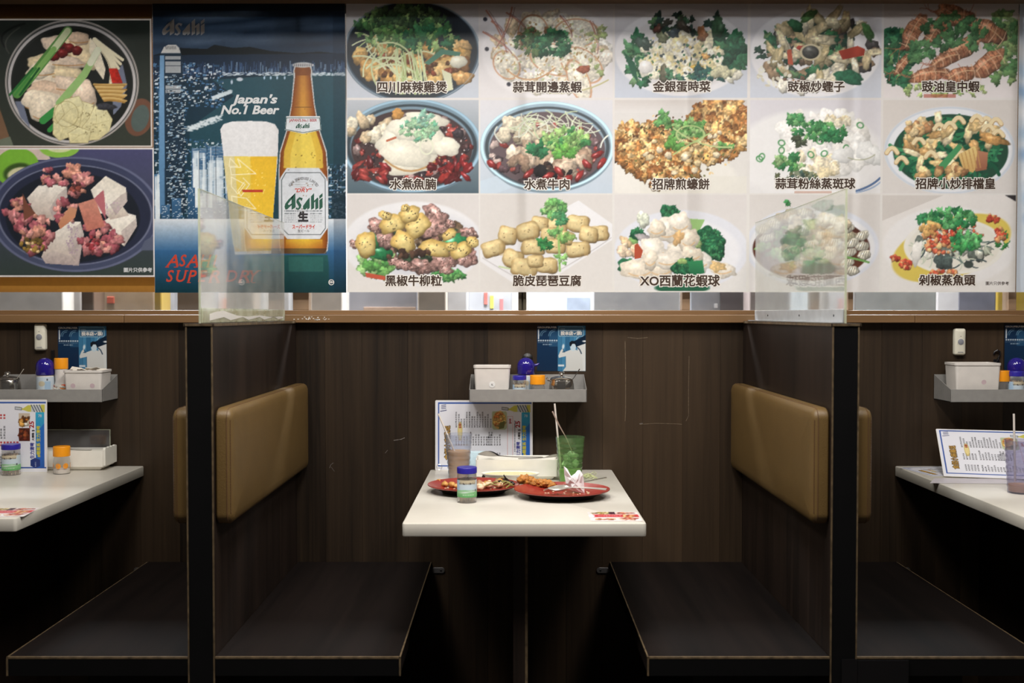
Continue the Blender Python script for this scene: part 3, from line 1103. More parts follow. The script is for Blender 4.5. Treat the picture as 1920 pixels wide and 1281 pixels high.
def razor_clam(c):         # D03
    cell(c, 1405, 6, 1650, 183, (208, 200, 200), (196, 200, 212))
    c.ell(1527, 98, 122, 84, (226, 222, 224), soft=3)
    c.pile(1535, 100, 106, 66, 60, 8, 18, [(58, 54, 54), (100, 78, 60), (40, 60, 52), (150, 120, 88), (120, 90, 66)], spec=.2)
    c.herbs(1520, 90, 100, 60, 46, 6, 12, DGREEN + [(90, 130, 80), (30, 66, 50)])
    for _ in range(46):
        a, q = c.rs.rand() * 6.28, math.sqrt(c.rs.rand())
        x, y = 1540 + 98 * q * math.cos(a), 92 + 62 * q * math.sin(a)
        k = 16 + c.rs.rand() * 14
        c.blob(x, y, k, 6 + c.rs.rand() * 4, [(222, 206, 164), (206, 184, 136), (232, 220, 190), (190, 170, 120)][c.rs.randint(4)], c.rs.rand() * 3.14, .12, .4, .35, .15)
    c.poly([(1570, 96), (1606, 86), (1620, 92), (1618, 104), (1578, 112)], (196, 62, 38), (168, 44, 30))
    c.poly([(1474, 94), (1482, 92), (1486, 122), (1476, 120)], (196, 76, 46))
    c.blob(1500, 90, 8, 5, (190, 60, 44))
    c.blob(1518, 98, 18, 14, (70, 70, 66), .3, .1, .5, .4, .3)
    c.ring(1518, 98, 18, 14, 3.5, (206, 190, 150), .9)
    c.blob(1490, 48, 16, 10, (50, 110, 70), .5)
    c.blob(1514, 30, 18, 8, (80, 130, 66), -.5)
    c.blob(1590, 145, 30, 12, (36, 104, 70), .2)
    c.blob(1625, 60, 8, 20, (76, 130, 66), -.5)
    c.specks(1450, 140, 30, 26, 40, 3.5, [(226, 222, 206), (206, 196, 170)])
    c.pile(1500, 160, 50, 14, 16, 7, 12, [(140, 90, 60), (226, 218, 200), (96, 70, 54)])


def soy_prawn(c):          # D04
    cell(c, 1655, 6, 1905, 183, (206, 194, 188), (222, 212, 210))
    c.herbs(1680, 110, 30, 60, 70, 7, 13, DGREEN + [(96, 150, 80)])
    c.herbs(1880, 90, 34, 70, 70, 7, 13, [(96, 140, 76), (70, 120, 64), (130, 160, 90)])
    c.herbs(1770, 168, 80, 14, 40, 5, 9, [(176, 196, 116), (150, 180, 100)])
    for x, y, L, k, r in ((1790, 30, 70, 22, .2), (1710, 60, 62, 20, -1.1), (1760, 50, 66, 22, -.9), (1850, 60, 60, 24, .5), (1800, 92, 68, 22, -.45), (1850, 120, 56, 24, -.6), (1740, 140, 62, 16, -.15),
                          (1800, 140, 48, 18, -.3), (1770, 112, 50, 14, -.4), (1690, 120, 40, 10, -.9)):
        c.blob(x, y, L * .62, k * .82, (188, 116, 76), r, .12, .45, .4, .25, .45)
        for q_ in range(3):
            c.curve((x - L * .55 * math.cos(r), y - L * .55 * math.sin(r)), (x - L * .9 * math.cos(r), y - L * .5 * math.sin(r) - 10 + q_ * 8), (x - L * 1.0 * math.cos(r + .3 * q_), y - L * 1.0 * math.sin(r + .3 * q_)), 1.2, (176, 90, 60), al=.8)
        for i in range(7):
            dx = (i - 3) * L * .16
            cx, cy = x + dx * math.cos(r), y + dx * math.sin(r)
            c.stroke([(cx - k * .7 * math.sin(r), cy + k * .7 * math.cos(r)), (cx + 3, cy), (cx + k * .7 * math.sin(r), cy - k * .7 * math.cos(r))], 1.6, [(230, 180, 140), (120, 56, 34)][i % 2], al=.75)
        c.curve((x - L * .5 * math.cos(r), y - L * .5 * math.sin(r)), (x, y - k * .6), (x + L * .5 * math.cos(r), y + L * .5 * math.sin(r)), 2, (226, 180, 130), al=.7)
    c.herbs(1790, 60, 60, 36, 40, 7, 12, [(80, 136, 76), (60, 112, 64)])
    c.herbs(1726, 96, 24, 18, 22, 7, 12, [(60, 116, 66), (84, 140, 80)])
    c.rect(1730, 176, 1790, 183, (176, 60, 40), al=.6)


def bowl(c, cx, cy, rx, ry, rimc, inner):
    c.ell(cx, cy, rx, ry, rimc, col2=tuple(int(k * .8) for k in rimc))
    c.ring(cx, cy - 2, rx * .97, ry * .95, 4, tuple(min(255, int(k * 1.35)) for k in rimc), .8)
    c.ring(cx, cy, rx * .90, ry * .86, 5, tuple(int(k * .42) for k in rimc), .75)
    c.ell(cx, cy + 4, rx * .86, ry * .82, inner)


def boiled_fish(c):        # D10
    cell(c, 651, 187, 897, 363, (182, 186, 194), (70, 92, 104))
    bowl(c, 772, 275, 132, 90, (112, 142, 160), (62, 44, 44))
    c.pile(775, 284, 108, 68, 150, 4, 11, [(62, 36, 36), (110, 30, 28), (140, 40, 34), (84, 60, 62), (150, 120, 116), (50, 40, 46), (170, 60, 50)], spec=.5, tex=.4)
    c.specks(775, 284, 106, 66, 220, 1.6, [(226, 210, 206), (160, 60, 50), (30, 24, 28)])
    c.pile(690, 245, 40, 22, 14, 9, 18, [(228, 216, 188), (206, 180, 140)])
    for x, y, rx, ry, r in ((770, 300, 52, 28, -.1), (745, 258, 40, 26, -.5), (800, 262, 42, 26, .3), (775, 240, 46, 24, 0), (838, 276, 24, 18, .2), (760, 290, 48, 24, .1), (800, 225, 40, 14, .1)):
        c.blob(x, y, rx, ry, (238, 230, 208), r, .1, .18, .13, .05, .05)
    c.curve((722, 300), (770, 344), (824, 296), 4, (196, 146, 84), al=.75)
    c.blob(746, 214, 12, 10, (206, 140, 60))
    c.stroke([(726, 264), (742, 258)], 4, (196, 96, 60))
    c.herbs(786, 243, 34, 22, 46, 4, 9, [(150, 196, 150), (120, 190, 130), (170, 206, 160), (100, 180, 140)], al=.85)
    c.herbs(800, 222, 16, 14, 14, 4, 8, [(130, 186, 160), (150, 200, 170)], al=.8)
    c.ring(800, 275, 12, 14, 3, (226, 226, 196), .8)
    c.pile(846, 318, 40, 24, 22, 8, 14, [(132, 22, 24), (164, 36, 30), (90, 20, 22)], asp=(.35, .6), spec=.6)
    c.pile(700, 322, 36, 22, 16, 8, 14, [(132, 26, 28), (90, 24, 26), (160, 50, 44)], asp=(.35, .6), spec=.5)


def boiled_beef(c):        # D11
    cell(c, 900, 187, 1148, 363, (214, 210, 214), (190, 204, 218))
    bowl(c, 1026, 276, 126, 86, (150, 178, 196), (96, 78, 82))
    c.poly([(900, 340), (930, 330), (960, 352), (930, 363), (900, 363)], (196, 212, 226))
    c.pile(1025, 286, 104, 60, 90, 4, 10, [(120, 90, 92), (150, 50, 44), (86, 62, 66), (196, 170, 160), (60, 50, 54), (170, 70, 60)], spec=.5)
    c.pile(985, 245, 50, 20, 26, 8, 16, [(196, 180, 150), (170, 150, 120), (222, 206, 176)])
    c.pile(1030, 290, 78, 30, 46, 10, 20, [(202, 174, 146), (226, 206, 178), (168, 134, 108), (190, 160, 130)], rough=.22, spec=.15)
    c.pile(1040, 318, 34, 12, 10, 6, 12, [(30, 26, 28), (60, 40, 34)])
    for x, y in ((991, 326), (1028, 330), (1048, 322), (1086, 330), (1100, 308), (1064, 336), (922, 308), (1120, 290), (1128, 306)):
        c.blob(x, y, 12, 6, (150, 34, 32), c.rs.rand() * 2 - 1, .1, .5, .3, .5)
    c.stems(1040, 236, 70, 20, 46, 2.2, [(216, 222, 190), (196, 210, 160), (226, 226, 206)], 22)
    c.herbs(1060, 262, 42, 20, 50, 5, 10, [(120, 176, 84), (160, 200, 110), (60, 140, 70)])
    c.herbs(1012, 280, 18, 10, 20, 5, 10, [(30, 110, 60), (44, 130, 76)])
    c.herbs(1056, 284, 20, 10, 16, 5, 9, [(120, 190, 70), (90, 170, 60)])
    c.curve((932, 238), (920, 250), (940, 268), 2.5, (214, 216, 200))
    c.curve((1140, 254), (1128, 262), (1126, 276), 3, (226, 228, 214))


def oyster_omelette(c):    # D12
    cell(c, 1152, 187, 1400, 363, (214, 208, 204), (226, 220, 212))
    c.rect(1152, 187, 1400, 212, (206, 196, 190), (220, 214, 210))
    c.ell(1250, 330, 130, 44, (232, 226, 216), soft=4)
    c.rect(1200, 330, 1400, 363, (226, 220, 206), al=.6)
    FR = [(198, 142, 72), (172, 108, 48), (216, 168, 96), (140, 82, 36), (206, 150, 80), (224, 184, 120)]
    c.pile(1350, 236, 58, 48, 130, 8, 16, FR, rough=.25, tex=.5, spec=.25)
    c.pile(1226, 270, 74, 40, 150, 8, 16, FR, rough=.25, tex=.5, spec=.25)
    c.pile(1250, 316, 58, 32, 90, 8, 15, FR, rough=.25, tex=.5, spec=.25)
    c.pile(1180, 290, 28, 26, 36, 7, 13, FR, rough=.25, tex=.5)
    c.pile(1340, 280, 60, 24, 50, 8, 14, FR, rough=.25, tex=.5, spec=.25)
    c.specks(1270, 275, 110, 66, 160, 2.4, [(90, 52, 24), (240, 206, 140), (120, 120, 60), (70, 60, 30)])
    c.pile(1280, 276, 90, 50, 26, 5, 9, [(232, 210, 170), (226, 196, 140)], spec=.2)
    c.herbs(1290, 240, 40, 18, 46, 5, 9, [(110, 176, 80), (80, 150, 66), (146, 196, 110)])
    c.herbs(1240, 222, 14, 12, 14, 5, 9, [(120, 186, 90), (90, 160, 80)])
    c.herbs(1264, 268, 14, 10, 12, 5, 9, [(110, 186, 80), (90, 160, 60)])
    c.herbs(1360, 274, 16, 6, 8, 4, 7, [(100, 170, 80)])
    c.ring(1294, 252, 26, 16, 2.4, (190, 210, 130), .8)
    c.curve((1262, 240), (1310, 280), (1372, 276), 2.6, (190, 206, 130))
    c.curve((1262, 290), (1290, 272), (1330, 250), 2.6, (180, 206, 120))
    c.ell(1327, 318, 3, 2.4, (110, 90, 50))


def steamed_garoupa(c):    # D13
    cell(c, 1405, 187, 1650, 363, (212, 206, 212), (226, 222, 220))
    c.ell(1515, 290, 138, 84, (232, 228, 226), soft=10)
    c.curve((1606, 358), (1634, 350), (1650, 334), 4, (74, 104, 150))
    c.curve((1606, 361), (1636, 356), (1650, 342), 3, (150, 170, 200))
    c.pile(1540, 275, 84, 56, 40, 14, 30, [(236, 230, 224), (228, 222, 214), (240, 236, 230)], shade=.14, rim=.09, tex=.1)
    c.pile(1530, 310, 44, 26, 30, 6, 14, [(232, 216, 182), (226, 206, 160), (236, 226, 206)], shade=.2, rim=.12)
    c.pile(1570, 228, 30, 10, 16, 5, 9, [(228, 208, 164), (232, 220, 190)], shade=.2, rim=.1)
    c.herbs(1530, 246, 44, 18, 46, 4, 9, [(64, 140, 74), (40, 116, 62), (110, 176, 96)])
    c.herbs(1492, 226, 18, 10, 22, 5, 9, [(64, 150, 80), (110, 180, 104)])
    c.herbs(1560, 250, 24, 14, 26, 5, 9, [(40, 120, 66), (70, 150, 80)])
    c.herbs(1480, 304, 26, 14, 22, 5, 9, [(90, 160, 80), (50, 130, 70), (150, 190, 120)])
    c.herbs(1494, 334, 40, 12, 26, 4, 9, [(60, 90, 80), (90, 96, 60), (120, 130, 100)])
    c.herbs(1500, 264, 10, 8, 8, 5, 8, [(70, 80, 56)])
    for x, y in ((1465, 268), (1428, 294), (1424, 298), (1545, 288), (1586, 278), (1612, 235), (1465, 282), (1520, 290), (1537, 265)):
        c.ring(x, y, 5, 6, 2.4, (70, 150, 80), .9, rot=c.rs.rand() * 3)
    c.pile(1610, 290, 30, 14, 5, 14, 20, [(234, 232, 228)], shade=.14, rim=.12, tex=.05)
    c.curve((1590, 296), (1620, 306), (1640, 290), 2, (170, 170, 130), al=.7)
    c.rect(1490, 358, 1560, 362, (190, 120, 90), al=.5)


def stir_fry(c):           # D14
    cell(c, 1655, 187, 1905, 363, (212, 202, 194), (216, 208, 202))
    c.ell(1780, 282, 122, 82, (226, 226, 230), soft=2.5)
    c.ring(1780, 282, 120, 80, 4, (200, 206, 216), .7)
    c.ell(1782, 284, 108, 70, (30, 70, 50))
    c.stems(1782, 284, 92, 56, 130, 6, [(28, 104, 66), (20, 84, 54), (50, 140, 84), (36, 120, 70), (16, 64, 44)], 24)
    for _ in range(34):
        a, q = c.rs.rand() * 6.28, math.sqrt(c.rs.rand())
        x, y = 1780 + 92 * q * math.cos(a), 268 + 48 * q * math.sin(a)
        col = [(232, 206, 148), (222, 184, 116), (200, 150, 84), (236, 216, 170)][c.rs.randint(4)]
        r = c.rs.rand() * 3.14
        c.blob(x, y, 14 + c.rs.rand() * 6, 6 + c.rs.rand() * 3, col, r, .15, .4, .3, .2)
    for x, y in ((1796, 225), (1848, 226), (1866, 228), (1760, 238), (1722, 264), (1672, 282), (1690, 300), (1745, 290), (1800, 290), (1780, 235), (1852, 240), (1830, 222), (1870, 250)):
        r = c.rs.rand() * 3
        c.curve((x - 10, y + 5), (x, y - 13), (x + 10, y + 5), 9, (190, 146, 90))
        c.curve((x - 10, y + 4), (x, y - 14), (x + 10, y + 4), 7, (236, 212, 160))
    c.pile(1720, 236, 26, 14, 14, 6, 12, [(206, 160, 100), (226, 196, 140), (170, 116, 70)])
    c.poly([(1796, 290), (1826, 274), (1844, 298), (1824, 324), (1806, 318)], (232, 200, 118), (206, 156, 80))
    c.poly([(1832, 282), (1852, 286), (1850, 318), (1828, 322)], (190, 120, 84), (150, 84, 56))
    for i in range(5):
        c.stroke([(1802 + i * 7, 288 - i * 3), (1810 + i * 7, 318 - i)], 2, (196, 140, 70))
    c.blob(1862, 262, 26, 10, (206, 146, 74), .15, .2, .4, .3, .2)
    c.poly([(1752, 318), (1796, 270), (1804, 276), (1770, 318)], (60, 150, 84))
    c.pile(1770, 326, 50, 12, 16, 6, 12, [(196, 150, 90), (150, 100, 60), (226, 190, 130)])


def pepper_beef(c):        # D20
    cell(c, 651, 366, 897, 546, (214, 206, 202), (226, 220, 214))
    c.ell(775, 458, 132, 80, (230, 227, 228), soft=4)
    c.ell(785, 460, 118, 64, (206, 206, 214), soft=14, al=.6)
    c.pile(790, 460, 96, 52, 50, 9, 18, [(120, 80, 66), (66, 44, 38), (90, 70, 50), (150, 104, 90), (40, 60, 40)], tex=.5, spec=.25)
    c.herbs(706, 498, 34, 20, 40, 7, 13, [(120, 190, 90), (90, 166, 70), (156, 206, 120), (70, 146, 64)])
    c.blob(712, 474, 24, 14, (28, 124, 66), .2, .1, .5, .3, .5)
    c.blob(700, 452, 8, 18, (40, 140, 76), -.3)
    c.blob(852, 454, 24, 17, (36, 140, 76), -.3, .1, .4, .3, .6)
    c.herbs(838, 516, 30, 8, 22, 5, 10, [(70, 150, 70), (110, 180, 90), (40, 120, 60)])
    c.poly([(684, 511), (722, 518), (722, 526), (686, 520)], (206, 74, 46))
    BEEF = (176, 128, 118)
    for x, y, rx, ry, r in ((816, 403, 24, 17, .5), (814, 428, 30, 18, -.4), (792, 500, 24, 15, .1), (706, 424, 17, 15, .2), (722, 450, 17, 16, 0), (880, 438, 16, 12, .3), (876, 486, 22, 14, -.5),
                            (833, 492, 26, 15, .2), (836, 506, 12, 10, 0), (664, 458, 9, 9, 0), (740, 490, 14, 8, 0), (760, 498, 20, 10, .2), (844, 420, 10, 8, .8)):
        c.blob(x, y, rx, ry, BEEF, r, .16, .4, .4, .3, .55)
        c.specks(x, y, rx * .8, ry * .8, 16, 1.2, [(90, 50, 40), (226, 196, 180), (60, 36, 30)])
    for x, y, rx, ry, r in ((782, 424, 26, 19, -.6), (736, 420, 24, 17, -.4), (768, 402, 20, 14, -.3), (756, 454, 22, 19, .6), (815, 466, 30, 15, .15), (686, 459, 18, 25, -.2), (864, 470, 20, 14, -.6), (722, 404, 12, 8, .4),
                            (842, 440, 14, 9, -.5), (760, 390, 8, 7, 0), (886, 454, 12, 10, 0), (846, 462, 12, 8, 0)):
        c.blob(x, y, rx, ry, (222, 178, 84), r, .09, .35, .3, .12, .12, p=2.8)
        c.blob(x + 1, y + 1, rx * .72, ry * .68, (238, 208, 122), r, .09, .2, .05, .1, .08, soft=5, al=.8, p=2.8)
        c.specks(x, y, rx * .7, ry * .7, 8, 1.2, [(60, 44, 28)])
    c.pile(772, 478, 60, 8, 10, 5, 8, [(60, 40, 32), (90, 60, 44)])


def tofu(c):               # D21
    cell(c, 900, 366, 1148, 546, (216, 208, 202), (224, 218, 212))
    c.poly([(900, 470), (1085, 376), (1148, 420), (1148, 450), (1010, 540), (970, 536), (900, 490)], (232, 229, 230))
    c.curve((905, 484), (980, 530), (1000, 534), 2, (196, 190, 190), al=.7)
    c.curve((1000, 534), (1100, 480), (1146, 446), 2, (196, 190, 190), al=.7)
    for x, y, rx, ry, r in ((1044, 425, 20, 18, .1), (1012, 420, 17, 14, .1), (1084, 420, 22, 17, .1), (1122, 438, 20, 15, -.1), (952, 442, 18, 18, .2), (990, 434, 22, 18, -.2), (1032, 440, 18, 14, 0), (1104, 440, 18, 16, .2),
                            (925, 466, 22, 16, -.3), (962, 486, 20, 18, .3), (1000, 464, 23, 15, .05), (1042, 462, 19, 15, 0), (1084, 468, 23, 15, -.1), (1062, 446, 15, 13, .3), (984, 502, 26, 19, .2), (1026, 498, 21, 15, 0), (1004, 490, 16, 12, 0)):
        c.blob(x, y, rx * .98, ry * .98, (206, 164, 94), r, .05, .35, .3, 0, .1, p=4)
        c.blob(x - 1, y - ry * .1, rx * .84, ry * .76, (232, 204, 138), r, .05, .2, .1, .1, .08, soft=4, p=4)
        c.poly([(x + rx * .45, y - ry * .6), (x + rx * .86, y - ry * .5), (x + rx * .84, y + ry * .8), (x + rx * .5, y + ry * .85)], (196, 156, 90), al=.45)
        c.specks(x, y, rx * .6, ry * .6, 3, 1, [(120, 80, 40)])
    c.curve((1046, 410), (1048, 450), (1050, 508), 4, (150, 196, 96))
    c.herbs(1038, 390, 20, 14, 40, 5, 9, [(110, 186, 90), (150, 206, 116), (80, 160, 80)])
    c.herbs(1050, 408, 14, 10, 16, 4, 8, [(60, 150, 90), (90, 170, 100)])
    c.ring(1050, 390, 5, 6, 2, (60, 110, 66), .9)
    c.herbs(1022, 458, 12, 9, 18, 4, 8, [(36, 120, 56), (50, 140, 66)])
    c.herbs(1042, 434, 14, 6, 12, 4, 7, [(130, 190, 100), (100, 170, 84)])
    c.herbs(1064, 446, 14, 7, 12, 4, 7, [(140, 186, 90), (110, 170, 80)])
    c.herbs(1054, 486, 10, 12, 10, 3, 6, [(150, 206, 110), (120, 190, 90)])
    c.stroke([(936, 500), (956, 504)], 3, (196, 216, 150), al=.8)


def broccoli(c):           # D22
    cell(c, 1152, 366, 1400, 546, (218, 210, 206), (224, 220, 216))
    c.ell(1278, 470, 126, 76, (222, 222, 230), soft=3)
    c.ell(1276, 474, 112, 64, (232, 230, 234), soft=6)
    SH = [(238, 226, 208), (236, 220, 196), (240, 232, 220)]

    def broc(x, y, r, n=40):
        c.blob(x, y, r, r * .8, (26, 96, 58), 0, .15, .4, .3, 0, .4)
        c.herbs(x, y - r * .05, r * .9, r * .72, n, 2.5, 5.5, [(30, 112, 66), (20, 84, 52), (54, 138, 78), (40, 124, 70)])

    c.poly([(1290, 410), (1322, 412), (1308, 440), (1296, 440)], (150, 200, 110))
    broc(1256, 400, 18)
    c.blob(1250, 416, 8, 8, (110, 176, 90))
    broc(1330, 452, 30, 70)
    broc(1336, 474, 22, 40)
    c.blob(1304, 456, 14, 8, (170, 206, 120), .5)
    c.blob(1188, 452, 10, 10, (130, 186, 96))
    broc(1196, 440, 13)
    broc(1176, 500, 18)
    c.blob(1206, 412, 12, 16, (226, 230, 206), al=.7)
    c.blob(1174, 454, 14, 8, (226, 190, 140), .6)
    c.pile(1180, 470, 16, 10, 8, 6, 10, [(236, 206, 170), (226, 180, 140)])
    c.blob(1206, 446, 14, 8, (170, 160, 160), .4, al=.8)
    for x, y, rx, ry, r in ((1252, 432, 30, 24, .2), (1276, 420, 22, 22, .4), (1226, 470, 30, 22, .2), (1276, 468, 26, 20, -.2), (1292, 450, 18, 22, .2), (1200, 506, 34, 22, .1), (1240, 506, 28, 18, 0), (1254, 488, 30, 16, 0), (1310, 492, 26, 20, .4),
                            (1356, 506, 26, 14, .4), (1232, 430, 18, 16, .2), (1300, 478, 20, 16, .3), (1220, 488, 14, 18, .3)):
        c.blob(x, y, rx, ry, SH[c.rs.randint(3)], r, .14, .22, .16, .12, .1)
        c.curve((x - rx * .6, y + ry * .3), (x, y + ry * .8), (x + rx * .6, y + ry * .2), 3, (226, 180, 120), al=.5)
    c.blob(1272, 446, 10, 14, (226, 176, 110), .2, .2, .2, .1, 0, .2, al=.7)
    c.poly([(1190, 460), (1196, 456), (1206, 470), (1202, 484), (1190, 486)], (190, 66, 36))
    broc(1288, 506, 26, 60)
    c.poly([(1290, 490), (1318, 488), (1322, 512), (1296, 518)], (40, 150, 84), (24, 110, 66))
    c.blob(1280, 490, 10, 5, (170, 206, 110))
    c.blob(1346, 500, 16, 9, (232, 190, 120), .3, .2, .2, .15, 0, .2)
    c.ell(1280, 540, 52, 10, (26, 96, 64))
    c.rect(1200, 520, 1220, 532, (206, 170, 120), al=.5)


def clams(c):              # D23
    cell(c, 1405, 366, 1650, 546, (214, 206, 200), (224, 218, 214))
    c.ell(1523, 462, 126, 76, (216, 218, 228), soft=3)
    c.ell(1523, 464, 118, 68, (232, 230, 232), soft=3)
    c.ell(1522, 466, 110, 60, (70, 30, 20), col2=(96, 44, 26))
    c.herbs(1490, 448, 70, 40, 60, 7, 14, DGREEN + [(90, 150, 80), (130, 180, 100)])
    for _ in range(46):
        a, q = c.rs.rand() * 6.28, math.sqrt(c.rs.rand())
        x, y = 1512 + 98 * q * math.cos(a), 455 + 48 * q * math.sin(a) - 8
        r = c.rs.rand() * 1.2 - .6
        c.blob(x, y, 15, 10, [(228, 220, 196), (196, 186, 150), (216, 190, 150), (236, 230, 210)][c.rs.randint(4)], r, .08, .4, .4, .1)
        for i in range(4):
            c.stroke([(x - 10 + i * 5, y + 6), (x - 6 + i * 4, y - 6)], 1.2, (110, 96, 70), al=.5)
    for x, y in ((1618, 442), (1600, 456), (1618, 462), (1594, 474), (1622, 478), (1590, 428), (1590, 494), (1600, 508)):
        c.blob(x, y, 13, 9, (230, 222, 200), -.3, .08, .4, .4, .2)
        for i in range(4):
            c.stroke([(x - 9 + i * 5, y + 5), (x - 4 + i * 4, y - 6)], 1.2, (90, 84, 66), al=.7)
    c.curve((1586, 482), (1610, 486), (1630, 492), 4, (110, 170, 80))
    c.herbs(1500, 480, 50, 16, 26, 6, 11, [(40, 130, 70), (90, 160, 80), (150, 190, 120)])
    c.pile(1530, 420, 60, 14, 14, 8, 14, [(226, 206, 170), (230, 220, 200)])
    c.herbs(1478, 380, 4, 4, 8, 3, 5, [(60, 160, 76)])
    c.blob(1545, 386, 20, 12, (110, 150, 130), 0, al=.6)


def fish_head(c):          # D24
    cell(c, 1655, 366, 1905, 546, (226, 218, 212), (228, 222, 216))
    c.poly([(1655, 366), (1770, 366), (1655, 414)], (206, 196, 188))
    c.poly([(1884, 366), (1905, 366), (1905, 378)], (44, 40, 42))
    c.ell(1782, 462, 126, 74, (232, 227, 224), soft=5)
    c.ell(1785, 465, 116, 56, (226, 196, 70), rot=-.32, soft=2.5)
    c.ell(1790, 462, 92, 52, (230, 222, 206), soft=4)
    c.pile(1780, 460, 76, 36, 30, 8, 18, [(226, 220, 200), (206, 206, 186), (70, 84, 80), (170, 176, 150), (234, 228, 214), (96, 106, 96)], spec=.2)
    c.stems(1790, 464, 80, 36, 40, 2.4, [(96, 120, 110), (60, 76, 76), (200, 206, 180)], 16)
    c.ring(1790, 462, 90, 50, 5, (234, 228, 216), .7)
    RED = [(206, 66, 40), (186, 50, 34), (222, 96, 60), (226, 150, 90)]
    c.pile(1790, 440, 58, 24, 70, 3, 7, RED, spec=.2)
    c.pile(1766, 462, 30, 14, 34, 3, 7, RED + [(226, 190, 120)], spec=.2)
    c.pile(1705, 496, 16, 8, 20, 3, 7, RED)
    c.pile(1680, 484, 8, 4, 10, 3, 6, RED)
    c.pile(1876, 440, 14, 12, 20, 3, 7, RED)
    c.pile(1862, 410, 12, 8, 14, 3, 6, RED)
    c.pile(1775, 512, 30, 4, 14, 3, 6, RED)
    c.herbs(1784, 410, 46, 16, 80, 4, 9, [(64, 160, 80), (40, 130, 66), (96, 186, 104), (30, 110, 60)])
    c.herbs(1812, 452, 28, 16, 50, 4, 9, [(64, 170, 80), (40, 140, 70), (96, 190, 104)])
    c.herbs(1730, 410, 8, 8, 12, 4, 8, [(50, 140, 80)])
    c.pile(1746, 430, 24, 10, 14, 4, 8, [(226, 170, 90), (206, 140, 70)])
    c.ell(1818, 496, 9, 7, (56, 66, 60))
    c.blob(1720, 474, 10, 22, (234, 228, 218), .2, .15, .2, .1, 0, .05)
    c.herbs(1880, 462, 10, 5, 6, 3, 6, [(50, 140, 60)])
    c.specks(1890, 446, 6, 14, 6, 2.4, [(50, 130, 60)])


# -- main dish poster
cv = Canvas(650.5, 5, 1906, 548, STEP, WHITEBG)
cv.rect(650, 5, 1906, 548, (216, 208, 204), (226, 221, 214))
for f in (hot_pot, garlic_prawn, egg_greens, razor_clam, soy_prawn, boiled_fish, boiled_beef, oyster_omelette, steamed_garoupa, stir_fry,
          pepper_beef, tofu, broccoli, clams, fish_head):
    f(cv)
cv.clip()
cv.a *= (1 + .02 * (cv.n1[..., None] - .5))
cv.a = cv.a * .84 + cv.a.mean(-1, keepdims=True) * .16        # washed-out print; glare and haze also painted into its colours
cv.a = .07 + cv.a * .92


def poster(name, label, canvas, yoff=0.0, gain=1.0):
    x0, x1, y0, y1 = canvas.xs[0], canvas.xs[-1], canvas.ys[0], canvas.ys[-1]
    cx, bz = wx((x0 + x1) / 2), wz(y1)
    me = canvas.mesh('sheet', lambda x: wx(x) - cx, lambda y: wz(y) - bz, M['poster'], gain)
    o = bpy.data.objects.new(name, me)
    o.location = (cx, PYL - yoff, bz)
    o.rotation_euler = (PI / 2, 0, 0)
    link(o, None, label, 'poster')
    bk = bx(wx(x0) - cx, wx(x1) - cx, wz(y1) - bz, wz(y0) - bz, -.0007, -.0002)
    obj('backing', bk, M['poster_back'], o)
    return o, (lambda x, y, d=.0003: (wx(x) - cx, wz(y) - bz, d))


M['poster_back'] = bpy.data.materials.new('poster_vinyl')
_n, _l, _b = nodes(M['poster_back'])
_t = _n.new('ShaderNodeBsdfTranslucent')
_t.inputs[0].default_value = (.8, .8, .8, 1)
_mx = _n.new('ShaderNodeMixShader')
_mx.inputs[0].default_value = .88
setin(_b, color=(.75, .75, .75))
_l.new(_b.outputs[0], _mx.inputs[1])
_l.new(_t.outputs[0], _mx.inputs[2])
_l.new(_mx.outputs[0], _n['Material Output'].inputs['Surface'])

dish, pd = poster('dish_poster', 'large menu poster of fifteen dishes with brown captions', cv)
del cv
for body, x0, x1, y in (('四川麻辣雞煲', 707, 838, 165), ('蒜茸開邊蒸蝦', 962, 1090, 165), ('金銀蛋時菜', 1224, 1331, 164), ('豉椒炒蟶子', 1476, 1582, 164), ('豉油皇中蝦', 1727, 1834, 164),
                        ('水煮魚腩', 731, 818, 347), ('水煮牛肉', 983, 1069, 347), ('招牌煎蠔餅', 1223, 1330, 347), ('蒜茸粉絲蒸斑球', 1454, 1603, 346), ('招牌小炒排檔皇', 1717, 1866, 346),
                        ('黑椒牛柳粒', 722, 828, 528), ('脆皮琵琶豆腐', 962, 1090, 528), ('XO西蘭花蝦球', 1207, 1345, 528), ('剁椒蒸魚頭', 1725, 1830, 527)):
    n = len(body) - (.9 if body[0] == 'X' else 0)
    sz = (x1 - x0) / n * KX * 1.01
    text(body, sz, M['ink_white'], dish, pd((x0 + x1) / 2, y, .0004), bold=.095, name='caption_outline')
    text(body, sz, M['ink'], dish, pd((x0 + x1) / 2, y, .0008), bold=.026, name='caption')
text('圖片只供參考', 7.4 * KX, M['ink'], dish, pd(1872, 532), bold=.012, name='small_print')

# -- far right poster sliver
cv = Canvas(1908, 5, 2120, 548, 4, (206, 214, 224))
for i in range(12):
    cv.stroke([(1900 + i * 4, 90 + i * 40), (1960 + i * 6, 120 + i * 36)], 26, [(226, 228, 232), (176, 196, 216), (150, 176, 206)][i % 3], al=.7, soft=10)
poster('blue_white_poster', 'pale blue poster cut off at the right edge of the photo', cv)

